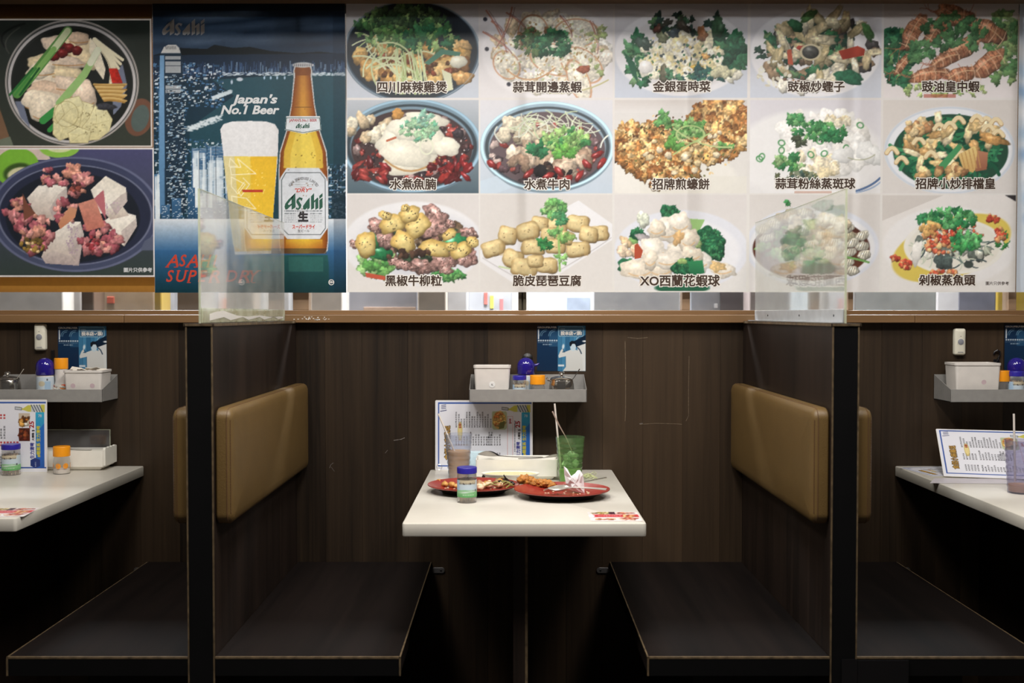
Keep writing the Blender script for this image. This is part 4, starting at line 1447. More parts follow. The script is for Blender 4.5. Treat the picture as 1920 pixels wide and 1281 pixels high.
# -- hot pot pictures on brown ground
cv = Canvas(-150, 8, 288.5, 548, STEP, (126, 84, 34))
cv.rect(-150, 8, 289, 60, (70, 46, 24), (96, 62, 28))  # darker brown along the top: shade under the soffit painted in
cv.rect(-150, 518, 289, 536, (112, 72, 24), (126, 84, 30))
cv.rect(-150, 536, 289, 548, (160, 112, 48), (150, 104, 46))
cv.rect(-150, 35, 287, 276, (206, 196, 188))
cv.rect(-150, 277, 290, 519.5, (222, 216, 214))
cv.clip(-150, 38, 283.5, 272.5)
cv.rect(-150, 38, 284, 273, (40, 46, 42), (58, 62, 54))
cv.poly([(-150, 160), (0, 200), (24, 273), (-150, 273)], (120, 92, 70))
cv.poly([(0, 262), (20, 256), (26, 273), (0, 273)], (110, 116, 100))
cv.curve((12, 88), (-10, 60), (50, 44), 4, (24, 26, 26))
cv.curve((20, 100), (0, 76), (40, 52), 3, (80, 78, 74), al=.5)
cv.ell(262, 220, 26, 36, (110, 76, 60), rot=.3)
cv.ell(264, 222, 16, 26, (84, 96, 92), rot=.3)
cv.ell(137, 155, 125, 118, (70, 72, 70))
cv.ring(137, 155, 123.5, 116.5, 3, (168, 160, 154))
cv.ell(137, 156, 118, 110, (44, 46, 44))
cv.ring(137, 156, 117, 110, 5, (190, 184, 182), .9)
cv.ell(137, 158, 112, 104, (32, 34, 32))
cv.poly([(232, 120), (240, 160), (228, 200), (214, 216), (210, 150)], (112, 118, 136))
cv.poly([(30, 190), (44, 190), (58, 240), (40, 220)], (112, 118, 136))
CH = [(222, 200, 178), (230, 214, 190), (214, 186, 160), (226, 206, 168)]
for x, y, rx, ry, r in ((95, 150, 40, 20, .1), (100, 118, 46, 18, .1), (120, 88, 40, 20, .2), (150, 90, 34, 24, .2), (160, 110, 30, 14, .6), (100, 172, 44, 20, .2), (128, 138, 34, 12, .1), (80, 130, 30, 16, -.4), (140, 160, 40, 14, .3),
                        (70, 190, 26, 22, .5), (160, 178, 22, 30, -.2), (90, 196, 36, 24, .2), (130, 116, 36, 10, .2), (150, 72, 22, 12, .2), (80, 205, 20, 26, .5)):
    cv.blob(x, y, rx, ry, CH[cv.rs.randint(4)], r, .08, .25, .18, .05, .1)
    cv.curve((x - rx * .8, y + ry * .5), (x, y + ry * .9), (x + rx * .8, y + ry * .5), 2, (176, 120, 60), al=.6)
for x, y in ((117, 84), (133, 90), (101, 98), (147, 95), (120, 100), (104, 106)):
    cv.blob(x, y, 10, 9, (112, 30, 28), 0, .06, .4, .3, .2)
for k in range(7):
    cv.curve((180 + k * 2, 74 + k * 3), (200 + k * 3, 90 + k * 5), (232 - k * 4, 112 + k * 8), 8, (226, 216, 186), taper=.3)
    cv.curve((180 + k * 2, 78 + k * 3), (200 + k * 3, 94 + k * 5), (230 - k * 4, 114 + k * 8), 1.2, (150, 130, 96), al=.6)
cv.poly([(172, 70), (190, 96), (200, 130), (196, 150), (182, 130), (170, 96)], (226, 214, 190), tex=.05)
cv.poly([(206, 128), (222, 128), (232, 156), (212, 156)], (176, 40, 30), tex=.2)
for k in range(14):
    cv.curve((178 + k * 1.5, 158 + k * 2.4), (206, 160 + k * 2), (238 - (k % 4) * 3, 158 + k * 2.6), 3.6, [(196, 160, 96), (166, 126, 66), (214, 182, 120)][k % 3])
cv.stroke([(130, 58), (72, 130), (34, 176)], 17, (90, 140, 70))
cv.stroke([(130, 58), (104, 92)], 12, (206, 212, 170))
cv.stroke([(104, 92), (64, 142)], 10, (130, 176, 96))
for dx in (-6, 0, 6):
    cv.stroke([(70 + dx, 128), (30 + dx * 1.6, 178)], 4, [(40, 104, 50), (70, 136, 66), (30, 90, 44)][(dx + 6) // 6])
cv.stroke([(186, 94), (160, 140), (114, 194)], 12, (150, 186, 116), taper=-.3)
cv.stroke([(186, 94), (172, 118)], 12, (222, 222, 196))
cv.stroke([(82, 226), (104, 208)], 14, (60, 140, 70))
cv.stroke([(94, 244), (106, 232)], 9, (60, 140, 70))
for pts in ([(150, 188), (176, 196), (178, 216), (166, 250), (148, 236)], [(124, 186), (150, 180), (158, 196), (150, 238), (112, 226), (104, 206)], [(102, 218), (118, 224), (146, 238), (140, 254), (112, 264), (100, 252)],
            [(180, 196), (200, 204), (212, 224), (206, 246), (186, 262), (160, 264), (150, 244), (168, 222)], [(128, 250), (148, 238), (172, 246), (166, 268), (132, 268)], [(104, 198), (116, 194), (122, 214), (108, 232), (100, 226)]):
    cv.poly(pts, (228, 220, 176), (210, 198, 150), tex=.06)
    cv.stroke(pts + pts[:1], 1.3, (160, 142, 96), al=.55)
    m_ = np.array(pts).mean(0)
    for q_ in pts[::2]:
        cv.stroke([m_, (m_ * .25 + np.array(q_) * .75)], 1, (190, 176, 124), al=.6)
cv.ring(126, 214, 22, 24, 1.2, (150, 132, 80), .6)
cv.specks(176, 226, 30, 32, 40, 1.6, [(190, 176, 130), (150, 136, 96)])
cv.blob(200, 200, 18, 7, (60, 60, 66), .1)
cv.clip(-150, 279.5, 286, 517)
cv.rect(-150, 279, 286, 517, (76, 76, 110), (56, 66, 62))
cv.poly([(-150, 279), (86, 279), (96, 300), (40, 300), (0, 330), (-150, 340)], (206, 186, 176))
cv.ell(32, 314, 42, 36, (122, 176, 60), rot=-.2)
cv.ell(34, 324, 28, 18, (60, 84, 40), rot=-.2, soft=4)
cv.ell(36, 326, 22, 12, (206, 200, 160), rot=-.2, soft=3)
cv.ell(112, 276, 38, 20, (140, 186, 76))
cv.ell(112, 274, 26, 12, (206, 210, 160))
cv.ell(140, 402, 160, 108, (60, 64, 90), col2=(74, 80, 104))
cv.ring(140, 402, 158, 106, 4, (104, 108, 134), .7)
cv.ell(140, 402, 146, 94, (44, 48, 66))
cv.ring(140, 403, 144, 93, 3, (120, 124, 146), .6)
cv.ell(136, 408, 126, 84, (34, 38, 46))
cv.poly([(270, 452), (290, 440), (290, 470), (262, 470)], (90, 96, 116))
TARO = [(232, 222, 206), (240, 232, 220), (190, 172, 160)]
PORK = [(186, 120, 120), (170, 96, 104), (206, 146, 136), (200, 140, 120), (156, 84, 92)]
for pts, c1, c2 in (([(50, 372), (72, 348), (124, 346), (126, 370), (100, 414), (66, 404)], TARO[1], TARO[2]), ([(170, 356), (198, 330), (236, 352), (238, 378), (216, 404), (186, 400)], TARO[0], TARO[1]),
                    ([(194, 414), (224, 396), (254, 404), (256, 424), (232, 462), (214, 448)], TARO[1], TARO[0]), ([(92, 442), (130, 416), (150, 416), (156, 440), (146, 498), (84, 494), (76, 482)], TARO[1], TARO[2]),
                    ([(190, 392), (230, 388), (242, 404), (206, 412)], TARO[0], TARO[2])):
    cv.poly(pts, c1, c2, tex=.05)
for pts in ([(100, 414), (92, 392), (108, 366), (126, 350), (126, 370)], [(216, 404), (206, 384), (226, 366), (238, 360), (238, 378)], [(232, 462), (226, 434), (254, 410), (256, 424)],
            [(146, 498), (126, 470), (132, 430), (150, 418), (156, 440)], [(84, 494), (76, 482), (98, 470), (130, 480), (146, 498)]):
    cv.poly(pts, (196, 182, 174), (172, 154, 152), al=.75, tex=.08)
cv.specks(135, 440, 12, 40, 50, 1.5, [(176, 150, 166)])
cv.specks(206, 390, 22, 14, 30, 1.5, [(196, 170, 180)])
for x, y, rx, ry, n in ((116, 330, 40, 18, 16), (148, 346, 24, 22, 14), (30, 400, 22, 26, 12), (64, 438, 34, 34, 24), (182, 450, 34, 34, 22), (210, 460, 14, 20, 8), (124, 396, 18, 24, 10)):
    cv.pile(x, y, rx, ry, n, 6, 13, PORK, rough=.2, spec=.25, tex=.25)
cv.poly([(146, 382), (178, 372), (196, 424), (162, 434)], (206, 142, 122), (190, 116, 100), tex=.06)
cv.poly([(176, 372), (194, 356), (196, 372), (198, 412)], (186, 110, 116))
cv.poly([(108, 420), (130, 388), (144, 392), (140, 408), (112, 430)], (206, 150, 116), (196, 130, 96))
cv.poly([(42, 362), (50, 380), (66, 400), (44, 414)], (120, 76, 60))
cv.pile(60, 460, 22, 14, 26, 3, 6, [(150, 120, 60), (206, 176, 130), (110, 90, 50)])
cv.pile(172, 458, 14, 16, 22, 3, 6, [(150, 60, 66), (200, 130, 130), (120, 60, 60)])
cv.pile(144, 354, 12, 10, 14, 3, 6, [(80, 50, 50), (150, 80, 70)])
cv.clip()
cv.a *= (1 + .06 * (cv.n1[..., None] - .5))
hp, ph = poster('hot_pot_poster', 'brown poster with two hot pot pictures at the far left', cv)
text('圖片只供參考', 9 * KX, M['ink_pale'], hp, ph(257, 507), bold=.03, name='small_print')

# -- beer poster
ASAHI = [[(308, 105), (205, 190), (158, 245), (147, 285), (160, 320), (186, 318), (258, 258), (258, 238), (214, 262), (196, 250), (256, 182)],
         [(308, 105), (311, 290), (252, 325), (252, 158)],
         [(418, 172), (402, 208), (376, 184), (356, 202), (398, 262), (386, 302), (350, 326), (310, 314), (326, 290), (346, 306), (362, 286), (322, 224), (328, 190), (368, 158)],
         [(520, 162), (520, 300), (484, 324), (484, 296), (452, 322), (422, 316), (420, 274), (484, 196)],
         [(586, 105), (586, 300), (540, 325), (540, 148)],
         [(586, 205), (636, 163), (648, 172), (648, 300), (603, 325), (603, 214), (586, 230)],
         [(711, 165), (711, 290), (663, 325), (663, 198)], [(711, 105), (711, 148), (663, 184), (663, 142)]]


def logo(parent, cx, cy, h, m, pf, d=.0004, name='logo', xs=1.0):
    k = h / 220.0
    polys = []
    for p in ASAHI:
        polys.append([((x - 428) * k * KX * xs, -(y - 215) * k * KX) for x, y in p])
    o = obj(name, flatpoly(polys), m, parent)
    o.location = pf(cx, cy, d)
    return o


cv = Canvas(289, 6, 648.5, 549, 1.25, (24, 40, 58))
R = cv.rs
cv.rect(289, 6, 649, 108, (22, 34, 50), (52, 72, 96))
for i in range(26):
    x, y = 289 + R.rand() * 360, 20 + R.rand() * 75
    cv.ell(x, y, 30 + R.rand() * 60, 4 + R.rand() * 6, [(64, 84, 108), (28, 42, 60), (84, 102, 124)][R.randint(3)], rot=-.08, soft=6, al=.35)
cv.poly([(289, 104), (340, 90), (390, 92), (404, 84), (440, 90), (470, 88), (510, 96), (560, 100), (600, 97), (649, 102), (649, 120), (289, 120)], (22, 28, 32))
cv.rect(289, 104, 649, 412, (26, 46, 62), (30, 60, 72))
cv.poly([(289, 104), (649, 100), (649, 132), (289, 150)], (30, 46, 66))
cv.poly([(400, 150), (649, 133), (649, 412), (360, 412), (356, 240), (440, 180)], (40, 76, 88), (34, 66, 76))
# far shore
for i in range(700):
    x = 340 + R.rand() * 308
    h = 2 + R.rand() ** 2 * 22
    y1 = 138 - (x - 340) * .01 + R.rand() * 4
    cv.rect(x, y1 - h, x + 1.2 + R.rand() * 2, y1 - h * R.rand() * .5, [(50, 76, 112), (84, 112, 148), (30, 48, 74), (130, 152, 176), (40, 62, 94), (24, 40, 60)][R.randint(6)], al=.6)
for i in range(220):
    x = 420 + R.rand() * 228
    cv.ell(x, 136 + R.rand() * 6, 1 + R.rand() * 3, .9, (206, 216, 224), al=.8, soft=1)
for x in (497, 509, 521, 535):
    cv.ell(x, 146, 1.6, 3, (190, 214, 236))
cv.ell(451, 149, 6, 3.5, (196, 204, 214))
cv.ell(436, 154, 2, 4, (190, 204, 220))
# left city
for i in range(1700):
    x, y = 289 + R.rand() * 130, 118 + R.rand() * 290
    if x > 352 + (y < 200) * 70 - max(0, y - 200) * .1 and y < 260:
        continue
    w, h = 1 + R.rand() * 5, 1 + R.rand() * 3
    cv.rect(x, y, x + w, y + h, [(96, 140, 180), (180, 200, 214), (50, 84, 116), (30, 52, 74), (226, 230, 232), (70, 110, 150)][R.randint(6)], al=.8)
for i in range(160):
    t = R.rand()
    cv.ell(350 + t * 60 + R.rand() * 10, 238 - t * 24 + R.rand() * 10, 2.5, 1.4, (214, 222, 226), al=.7)
    cv.ell(400 + t * 36, 182 - t * 14 + R.rand() * 6, 2, 1.2, (200, 210, 216), al=.7)
# tall towers: left one with rounded crown, twin towers to its right, low blocks
cv.poly([(302, 104), (306, 92), (316, 84), (332, 84), (340, 92), (344, 108), (347, 270), (348, 400), (298, 400), (300, 230)], (34, 52, 68))
cv.poly([(304, 100), (310, 88), (318, 84), (332, 84), (338, 90), (341, 100)], (206, 204, 200))
for k in range(7):
    cv.stroke([(313 + k * 3, 87), (314 + k * 3, 92)], 1, (60, 60, 64))
cv.poly([(302, 104), (310, 104), (309, 400), (298, 400), (299, 230)], (120, 160, 196), (84, 124, 160))
for y in (106, 116, 124, 130, 160, 168):
    cv.rect(312, y, 341, y + 4 + R.rand() * 3, (196, 196, 196), al=.8)
for i in range(520):
    x, y = 311 + R.rand() * 36, 140 + R.rand() * 262
    cv.rect(x, y, x + 1 + R.rand() * 5, y + 1.2 + R.rand() * 1.4, [(206, 214, 216), (120, 150, 176), (170, 190, 200), (16, 30, 40)][R.randint(4)], al=.85)
for x0, x1, yt in ((360, 388, 278), (390, 420, 274), (422, 432, 300)):
    cv.rect(x0, yt, x1, 410, (52, 88, 122))
    for i in range(int((410 - yt) / 3)):
        y = yt + i * 3
        cv.stroke([(x0 + 1, y), ((x0 + x1) / 2, y + 1.6), (x1 - 1, y)], 1.1, [(150, 184, 210), (90, 130, 164), (196, 210, 220)][R.randint(3)], al=.7)
    for i in range(60):
        cv.rect(x0 + R.rand() * (x1 - x0 - 2), yt + R.rand() * 130, x0 + 2 + R.rand() * (x1 - x0 - 2), yt + R.rand() * 130 + .1, (226, 232, 234), al=.6)
    cv.rect((x0 + x1) / 2 - 1, yt, (x0 + x1) / 2 + 1, 410, (24, 44, 62), al=.7)
cv.rect(290, 330, 300, 420, (90, 130, 166))
for i in range(60):
    cv.rect(290 + R.rand() * 8, 324 + R.rand() * 92, 292 + R.rand() * 8, 324 + R.rand() * 92 + 2, (220, 226, 228), al=.7)
for x0, y0, x1, y1 in ((302, 384, 318, 422), (322, 372, 340, 422), (352, 352, 366, 420), (366, 390, 392, 422), (400, 380, 430, 420)):
    cv.rect(x0, y0, x1, y1, (60, 100, 136), (40, 72, 100))
    for i in range(26):
        x, y = x0 + R.rand() * (x1 - x0 - 3), y0 + R.rand() * (y1 - y0 - 3)
        cv.rect(x, y, x + 1 + R.rand() * 3, y + 1.2, (216, 226, 232), al=.75)
# right shore city
for i in range(260):
    x, y = 614 + R.rand() * 34, 306 + R.rand() * 104
    cv.rect(x, y, x + 1 + R.rand() * 7, y + 1 + R.rand() * 4, [(206, 216, 222), (60, 96, 126), (30, 54, 70), (120, 156, 186), (24, 42, 54)][R.randint(5)], al=.85)
for y in range(322, 360, 6):
    for x in range(616, 646, 6):
        if R.rand() < .6:
            cv.rect(x, y, x + 4, y + 3.6, (30, 50, 64))
cv.rect(622, 362, 648, 411, (28, 48, 58), al=.75)
# lower gradient floor
cv.rect(289, 411, 649, 470, (214, 218, 222), (60, 104, 146))
cv.rect(289, 470, 649, 549, (54, 98, 140), (16, 52, 62))
# beer glass
gl = [(414, 243), (420, 233), (436, 228), (470, 227), (500, 228), (516, 233), (523, 244), (521, 300), (512, 400), (508, 476), (440, 478), (434, 440), (424, 330)]
cv.poly(gl, (226, 224, 224), (214, 212, 210))
cv.poly([(419, 293), (520, 294), (512, 400), (508, 470), (440, 472), (434, 430)], (232, 206, 96), (222, 182, 70))
cv.poly([(470, 294), (520, 294), (512, 400), (506, 462), (470, 462)], (226, 176, 40), (236, 196, 60), al=.8)
cv.poly([(419, 293), (440, 293), (452, 470), (436, 460)], (214, 206, 176), al=.7)
cv.specks(478, 380, 26, 70, 40, 1, [(246, 226, 140)])
for pts in ([(432, 297), (446, 312), (430, 312), (432, 297)], [(446, 298), (480, 326), (434, 328), (432, 314), (452, 314), (446, 298)], [(434, 332), (460, 346), (446, 364), (434, 350), (434, 332)],
            [(456, 334), (468, 346), (452, 368), (446, 358), (458, 342)], [(434, 368), (462, 372), (480, 392), (436, 384), (434, 368)], [(440, 392), (470, 396), (480, 400)]):
    cv.stroke(pts, 1.6, (244, 236, 206), al=.8)
cv.poly([(453, 356), (493, 356), (493, 361), (456, 361)], (186, 66, 46))
# bottle
def sym(pts, cx=569):
    return [(cx - w, y) for w, y in pts] + [(cx + w, y) for w, y in reversed(pts)]


cv.poly(sym([(16, 124), (18, 134), (17, 142), (22, 196), (30, 240), (44, 284), (46.5, 320), (46.5, 452), (45, 470), (40, 476)]), (206, 206, 206))
BT = [(13.5, 126), (15.5, 132), (14.5, 142), (20.5, 196), (28.5, 242), (42.5, 286), (45, 322), (45, 452), (43, 468), (38, 475)]
cv.poly(sym(BT), (120, 66, 30))
for k in range(14):
    t_ = k / 13
    f = .95 - .75 * t_
    c0 = np.array((140, 76, 32)) * (1 - t_) + np.array((196, 132, 58)) * t_
    c1 = np.array((160, 90, 34)) * (1 - t_) + np.array((240, 210, 78)) * t_
    cv.poly(sym([(w * f, y) for w, y in BT]), tuple(c0), tuple(c1), al=.5)
cv.rect(556, 126, 582, 142, (126, 70, 34), al=.8)
cv.poly(sym([(24, 246), (36, 284), (37, 315), (30, 316)]), (236, 206, 70), (232, 206, 84), al=.75)
cv.poly(sym([(14, 250), (24, 290), (24, 315)]), (242, 222, 110), al=.5)
cv.rect(553, 200, 586, 201.2, (90, 60, 34), al=.8)
cv.rect(550, 120, 589, 124, (200, 200, 204))
cv.ell(569, 122, 19, 5, (206, 206, 208))
for k in range(9):
    cv.ell(553 + k * 4, 122.5, 1, 2, (110, 110, 116))
cv.poly(sym([(31.5, 218), (34, 244), (0, 251)]), (220, 224, 228))
cv.stroke([(538, 221), (600, 221), (602, 243), (569, 249), (536, 243), (538, 221)], 1.1, (40, 66, 60))
cv.poly([(538, 315), (598, 315), (612, 333), (614, 340), (614, 428), (600, 448), (538, 448), (524, 432), (524, 340), (526, 333)], (214, 218, 224), (226, 228, 232))
cv.stroke([(536, 324), (601, 324), (610, 336), (610, 428), (601, 440), (540, 440), (528, 428), (528, 338), (536, 324)], 1.3, (56, 70, 72))
cv.rect(536, 450, 604, 466, (236, 190, 60), (180, 100, 40), al=.6)
cv.rect(526, 466, 612, 476, (70, 56, 44), al=.7)
cv.poly([(526, 478), (614, 478), (616, 500), (616, 549), (526, 549)], (40, 90, 88), (20, 56, 60))
cv.rect(540, 482, 606, 510, (60, 116, 106), al=.5)
for yy in (395, 400, 404, 408, 412, 416):
    for x0, x1 in (((533, 604),) if yy in (395, 416) else ((533, 555), (582, 604))):
        x = x0
        while x < x1:
            w = 1.2 + R.rand() * 2
            cv.rect(x, yy, min(x + w, x1), yy + 1.5, (120, 128, 134), al=.8)
            x += w + .8
for x in np.arange(550, 588, 2.4):
    cv.rect(x, 341, x + 1.6, 342.5, (150, 156, 160), al=.7)
    cv.rect(x, 345.5, x + 1.6, 347, (140, 146, 150), al=.7)
    cv.rect(x + 1, 349.5, x + 2.2, 350.6, (160, 164, 168), al=.7)
cv.specks(569, 300, 44, 100, 30, 1.1, [(110, 70, 20)])
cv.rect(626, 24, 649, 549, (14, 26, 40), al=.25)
cv.rect(289, 6, 649, 20, (12, 18, 26), al=.5)  # top band darkened: shade from overhead painted over the print
cv.a *= (1 + .08 * (cv.n1[..., None] - .5))
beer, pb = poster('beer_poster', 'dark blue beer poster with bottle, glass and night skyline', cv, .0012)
del cv
logo(beer, 346, 51, 31, M['ink_pale'], pb)
logo(beer, 568, 236, 10, M['ink_green'], pb)
logo(beer, 569, 378, 31.5, M['ink_green'], pb, xs=.885)
text("Japan's", 22 * KX, M['ink_pale'], beer, pb(478, 187), bold=.034, shear=.25, width=87 * KX, name='slogan')
text('No.1 Beer', 22 * KX, M['ink_pale'], beer, pb(470, 207), bold=.034, shear=.25, width=110 * KX, name='slogan')
text("JAPAN'S No.1 BEER", 7 * KX, M['ink_dred'], beer, pb(569, 226), bold=.02, width=52 * KX, name='label_lettering')
text('"DRY"', 10 * KX, M['ink_red'], beer, pb(569, 357.5), bold=.02, shear=.3, width=32 * KX, name='label_lettering')
text('SUPER', 3.4 * KX, M['ink_red'], beer, pb(569, 352), bold=.02, name='label_lettering')
text('生', 19 * KX, M['ink_black'], beer, pb(568, 408), bold=.06, width=20 * KX, name='label_lettering')
text('スーパードライ', 8.5 * KX, M['ink_red'], beer, pb(569, 426), bold=.045, width=43 * KX, name='label_lettering')
text('生ビール', 5.6 * KX, M['ink_black'], beer, pb(569, 433.5), bold=.01, name='label_lettering')
arc = 'ASAHI BREWERIES LIMITED'
for i, ch in enumerate(arc):
    if ch == ' ':
        continue
    a = math.radians(152 - (152 - 28) * i / (len(arc) - 1))
    text(ch, 7.4 * KX, M['ink_black'], beer, pb(569 + 29 * math.cos(a), 361 - 26 * math.sin(a)), rot=a - PI / 2, bold=.004, width=2.6 * KX if ch != 'I' else None, name='arched_lettering')
# red slogan in slanted serif capitals, one letter at a time with foot serifs
def serif(ch, x0, x1, yb, h, m):
    o = text(ch, h * 1.40 * KX, m, beer, pb((x0 + x1) / 2, yb - h / 2), bold=.016, shear=.28, width=(x1 - x0) * KX, name='slogan')
    bm = B()
    w = x1 - x0
    feet = {'A': ((-.40, -.5), (.28, -.5)), 'U': ((-.26, .5), (.44, .5)), 'P': ((-.34, -.5),), 'E': (), 'R': ((-.36, -.5), (.34, -.5)), 'D': (), 'Y': ((-.3, .5), (.4, .5), (-.1, -.5)), 'H': ((-.4, -.5), (.2, -.5)), 'I': ((-.1, -.5),), 'S': ()}[ch]
    for fx, fy in feet:
        cx, cy = fx * w * KX, fy * h * KX
        bx(cx - 3.6 * KX, cx + 3.6 * KX, cy - .8 * KX, cy + .8 * KX, 0, .0003, bm=bm)
    if feet:
        obj('serif', bm, m, o)
    else:
        bm.free()
    return o


for word, yb, spots in (('ASAHI', 501, ((310, 334), (335, 349), (348, 371), (373, 396), (398, 407))), ('SUPER', 530, ((310, 325), (329, 350), (350, 368), (370, 388), (390, 411))),
                        ('DRY', 530, ((422, 444), (446, 467), (466, 487)))):
    for ch, (a_, b_) in zip(word, spots):
        serif(ch, a_, b_, yb, 22, M['ink_red'])
for cx_ in (620.5,):
    bm = B()
    P = [Vector((4.8 * KX * math.cos(a * PI / 12), 4.8 * KX * math.sin(a * PI / 12), 0)) for a in range(25)]
    tube(P, .0011, 4, bm, flat=.15)
    o = obj('age_mark', bm, M['ink_white'], beer)
    o.location = pb(cx_, 529.5, .0004)
    text('18+', 5.4 * KX, M['ink_white'], beer, pb(cx_, 529.5, .0005), bold=.05, name='age_mark')

# ------------------------------------------------------------------ shelves on the wall
SY0, SY1 = 3.222, WY - .001
ZB = at(960, 754, SY0).z          # underside of the tray
ZL = at(960, 730.5, SY0).z        # top of the front lip
ZK = at(960, 702, SY1).z          # top of the back plate


def shelf(x0, x1, label):
    t = thing('wall_shelf', label, 'shelf', ((x0 + x1) / 2, SY1, ZB), group='steel wall shelves')
    w = (x1 - x0) / 2
    d = SY0 - SY1
    obj('tray', bx(-w, w, d, 0, 0, .0015), M['steel'], t)
    obj('front_lip', bx(-w, w, d, d + .0015, .0015, ZL - ZB, .0005, 1), M['steel'], t)
    obj('back_plate', bx(-w, w, -.0015, 0, .0015, ZK - ZB), M['steel'], t)
    for s in (-1, 1):
        Mx = Matrix(((0, 0, 1, s * w - (.0015 if s > 0 else 0)), (1, 0, 0, 0), (0, 1, 0, 0), (0, 0, 0, 1)))
        obj('side_plate', prism([(d, .0), (0, .0), (0, ZK - ZB), (d, ZL - ZB)], 0, .0015, Mx), M['steel'], t)
    return t


ZSH = ZB + .0016
shelf(at(880, 740, SY0).x, at(1100, 740, SY0).x, 'steel wall shelf with condiments above the middle table')
shelf(at(192, 740, SY0).x - .363, at(192, 740, SY0).x, 'steel wall shelf with condiments in the left booth')
shelf(at(1782, 740, SY0).x, at(1782, 740, SY0).x + .363, 'steel wall shelf with condiments in the right booth')


def X(px, Y, py=720):
    return at(px, py, Y).x


def wrap(name, c, r, z0, z1, m, parent, rf=None):
    """bend a painted canvas (x,y in 0..100) round a jar; rf(t) radius along the height"""
    H, W = c.H, c.W
    me = c.mesh(name, lambda x: x, lambda y: y, m)
    co = np.empty(H * W * 3, np.float32)
    me.vertices.foreach_get('co', co)
    co = co.reshape(-1, 3)
    th = np.radians(-270 + 3.6 * co[:, 0])
    t = 1 - co[:, 1] / 100
    rad = np.array([rf(k) for k in t]) if rf else r
    out = np.stack([rad * np.cos(th), rad * np.sin(th), z0 + t * (z1 - z0)], 1)
    me.vertices.foreach_set('co', out.astype(np.float32).ravel())
    me.flip_normals()
    me.polygons.foreach_set('use_smooth', [True] * len(me.polygons))
    o = bpy.data.objects.new(name, me)
    return link(o, parent)


def cap(r, h, z, ribs=28):
    return lathe([(0, z), (r * .97, z), (r, z + .0006), (r, z + h - .002), (r * .985, z + h - .0008), (r * .95, z + h), (0, z + h)], ribs * 2,
                 wob=lambda a, zz: 1 + .008 * math.sin(a * ribs))


def jar_shell(prof):
    """outer profile -> thin walled vessel"""
    inner = [(max(r - .0012, .001), z + (.0015 if i == 0 else 0)) for i, (r, z) in enumerate(prof)]
    return lathe([(0, prof[0][1])] + prof + inner[::-1] + [(0, inner[0][1])], 36, cap=False)


# -- toothpick jar with printed label
lc = Canvas(0, 0, 100, 100, 1.0, (176, 200, 216))
lc.rect(0, 0, 100, 60, (196, 208, 214), (190, 206, 220))
lc.rect(0, 62, 100, 100, (150, 196, 150), (96, 166, 100))
for i in range(30):
    lc.ell(lc.rs.rand() * 100, 60 + lc.rs.rand() * 16, 8, 5, [(150, 196, 150), (120, 184, 120), (206, 216, 214)][lc.rs.randint(3)], soft=4, al=.6)
lc.rect(36, 0, 66, 22, (196, 168, 120), al=.6)
for x in np.arange(37, 64, 2.2):
    lc.rect(x, 18 - (x % 5), x + 1.4, 26 - (x % 3), (60, 56, 60), al=.8)
lc.stroke([(60, 62), (66, 61)], 1.2, (60, 60, 70))
lc.rect(66, 54, 68, 66, (60, 60, 70), al=.8)
for x in np.arange(44, 62, 1.6):
    lc.rect(x, 84, x + 1, 87, (226, 236, 226), al=.7)
lc.rect(26, 0, 37, 60, (150, 190, 230), al=.5)


def pick_jar(loc, label, h=.092, r=.0255, seed=1):
    t = thing('toothpick_jar', label, 'jar', loc, group='toothpick jars with blue lids')
    rnd_ = random.Random(seed)
    obj('jar_body', jar_shell([(r * .98, 0), (r, .002), (r, h * .8), (r * .96, h * .86)]), M['jar'], t, True)
    bm = B()
    for i in range(70):
        a, q = rnd_.random() * 6.28, math.sqrt(rnd_.random()) * (r - .0038)
        a2 = a + rnd_.uniform(-.2, .2)
        tube([(q * math.cos(a), q * math.sin(a), .002), (q * .92 * math.cos(a2), q * .92 * math.sin(a2), h * rnd_.uniform(.6, .72))], [.0004, .0009], 5, bm)
    obj('toothpicks', bm, M['pick'], t, kind='stuff')
    wrap('paper_label', lc, r + .0002, h * .17, h * .66, M['printm'], t)
    obj('lid', cap(r * 1.02, h * .17, h * .84), M['blue_lid'], t, True)
    return t


def orange_jar(loc, label, h=.08, r=.0245, dots=True):
    t = thing('seasoning_jar', label, 'jar', loc, group='seasoning jars with orange lids')
    prof = [(r * .98, 0), (r, .002), (r * 1.0, h * .35), (r * .96, h * .5), (r * .9, h * .6), (r * .86, h * .68)]
    obj('jar_body', jar_shell(prof), M['jar'], t, True)
    obj('salt', lathe([(0, .002), (r * .9, .002), (r * .92, h * .16), (r * .5, h * .2), (0, h * .19)], 24), M['tub'], t, True)
    if dots:
        bm = B()
        for a in (-150, -92, -40, 20):
            for k in range(1):
                cz, R0 = h * .3, r * 1.004
                ring = []
                for j in range(14):
                    b = 2 * PI * j / 14
                    aa = math.radians(a) + .34 * math.cos(b)
                    ring.append(bm.verts.new((R0 * math.cos(aa), R0 * math.sin(aa), cz + .0085 * math.sin(b))))
                bm.faces.new(ring)
        obj('orange_dots', bm, M['orange'], t)
    obj('lid', cap(r, h * .36, h * .64), M['orange'], t, True)
    return t


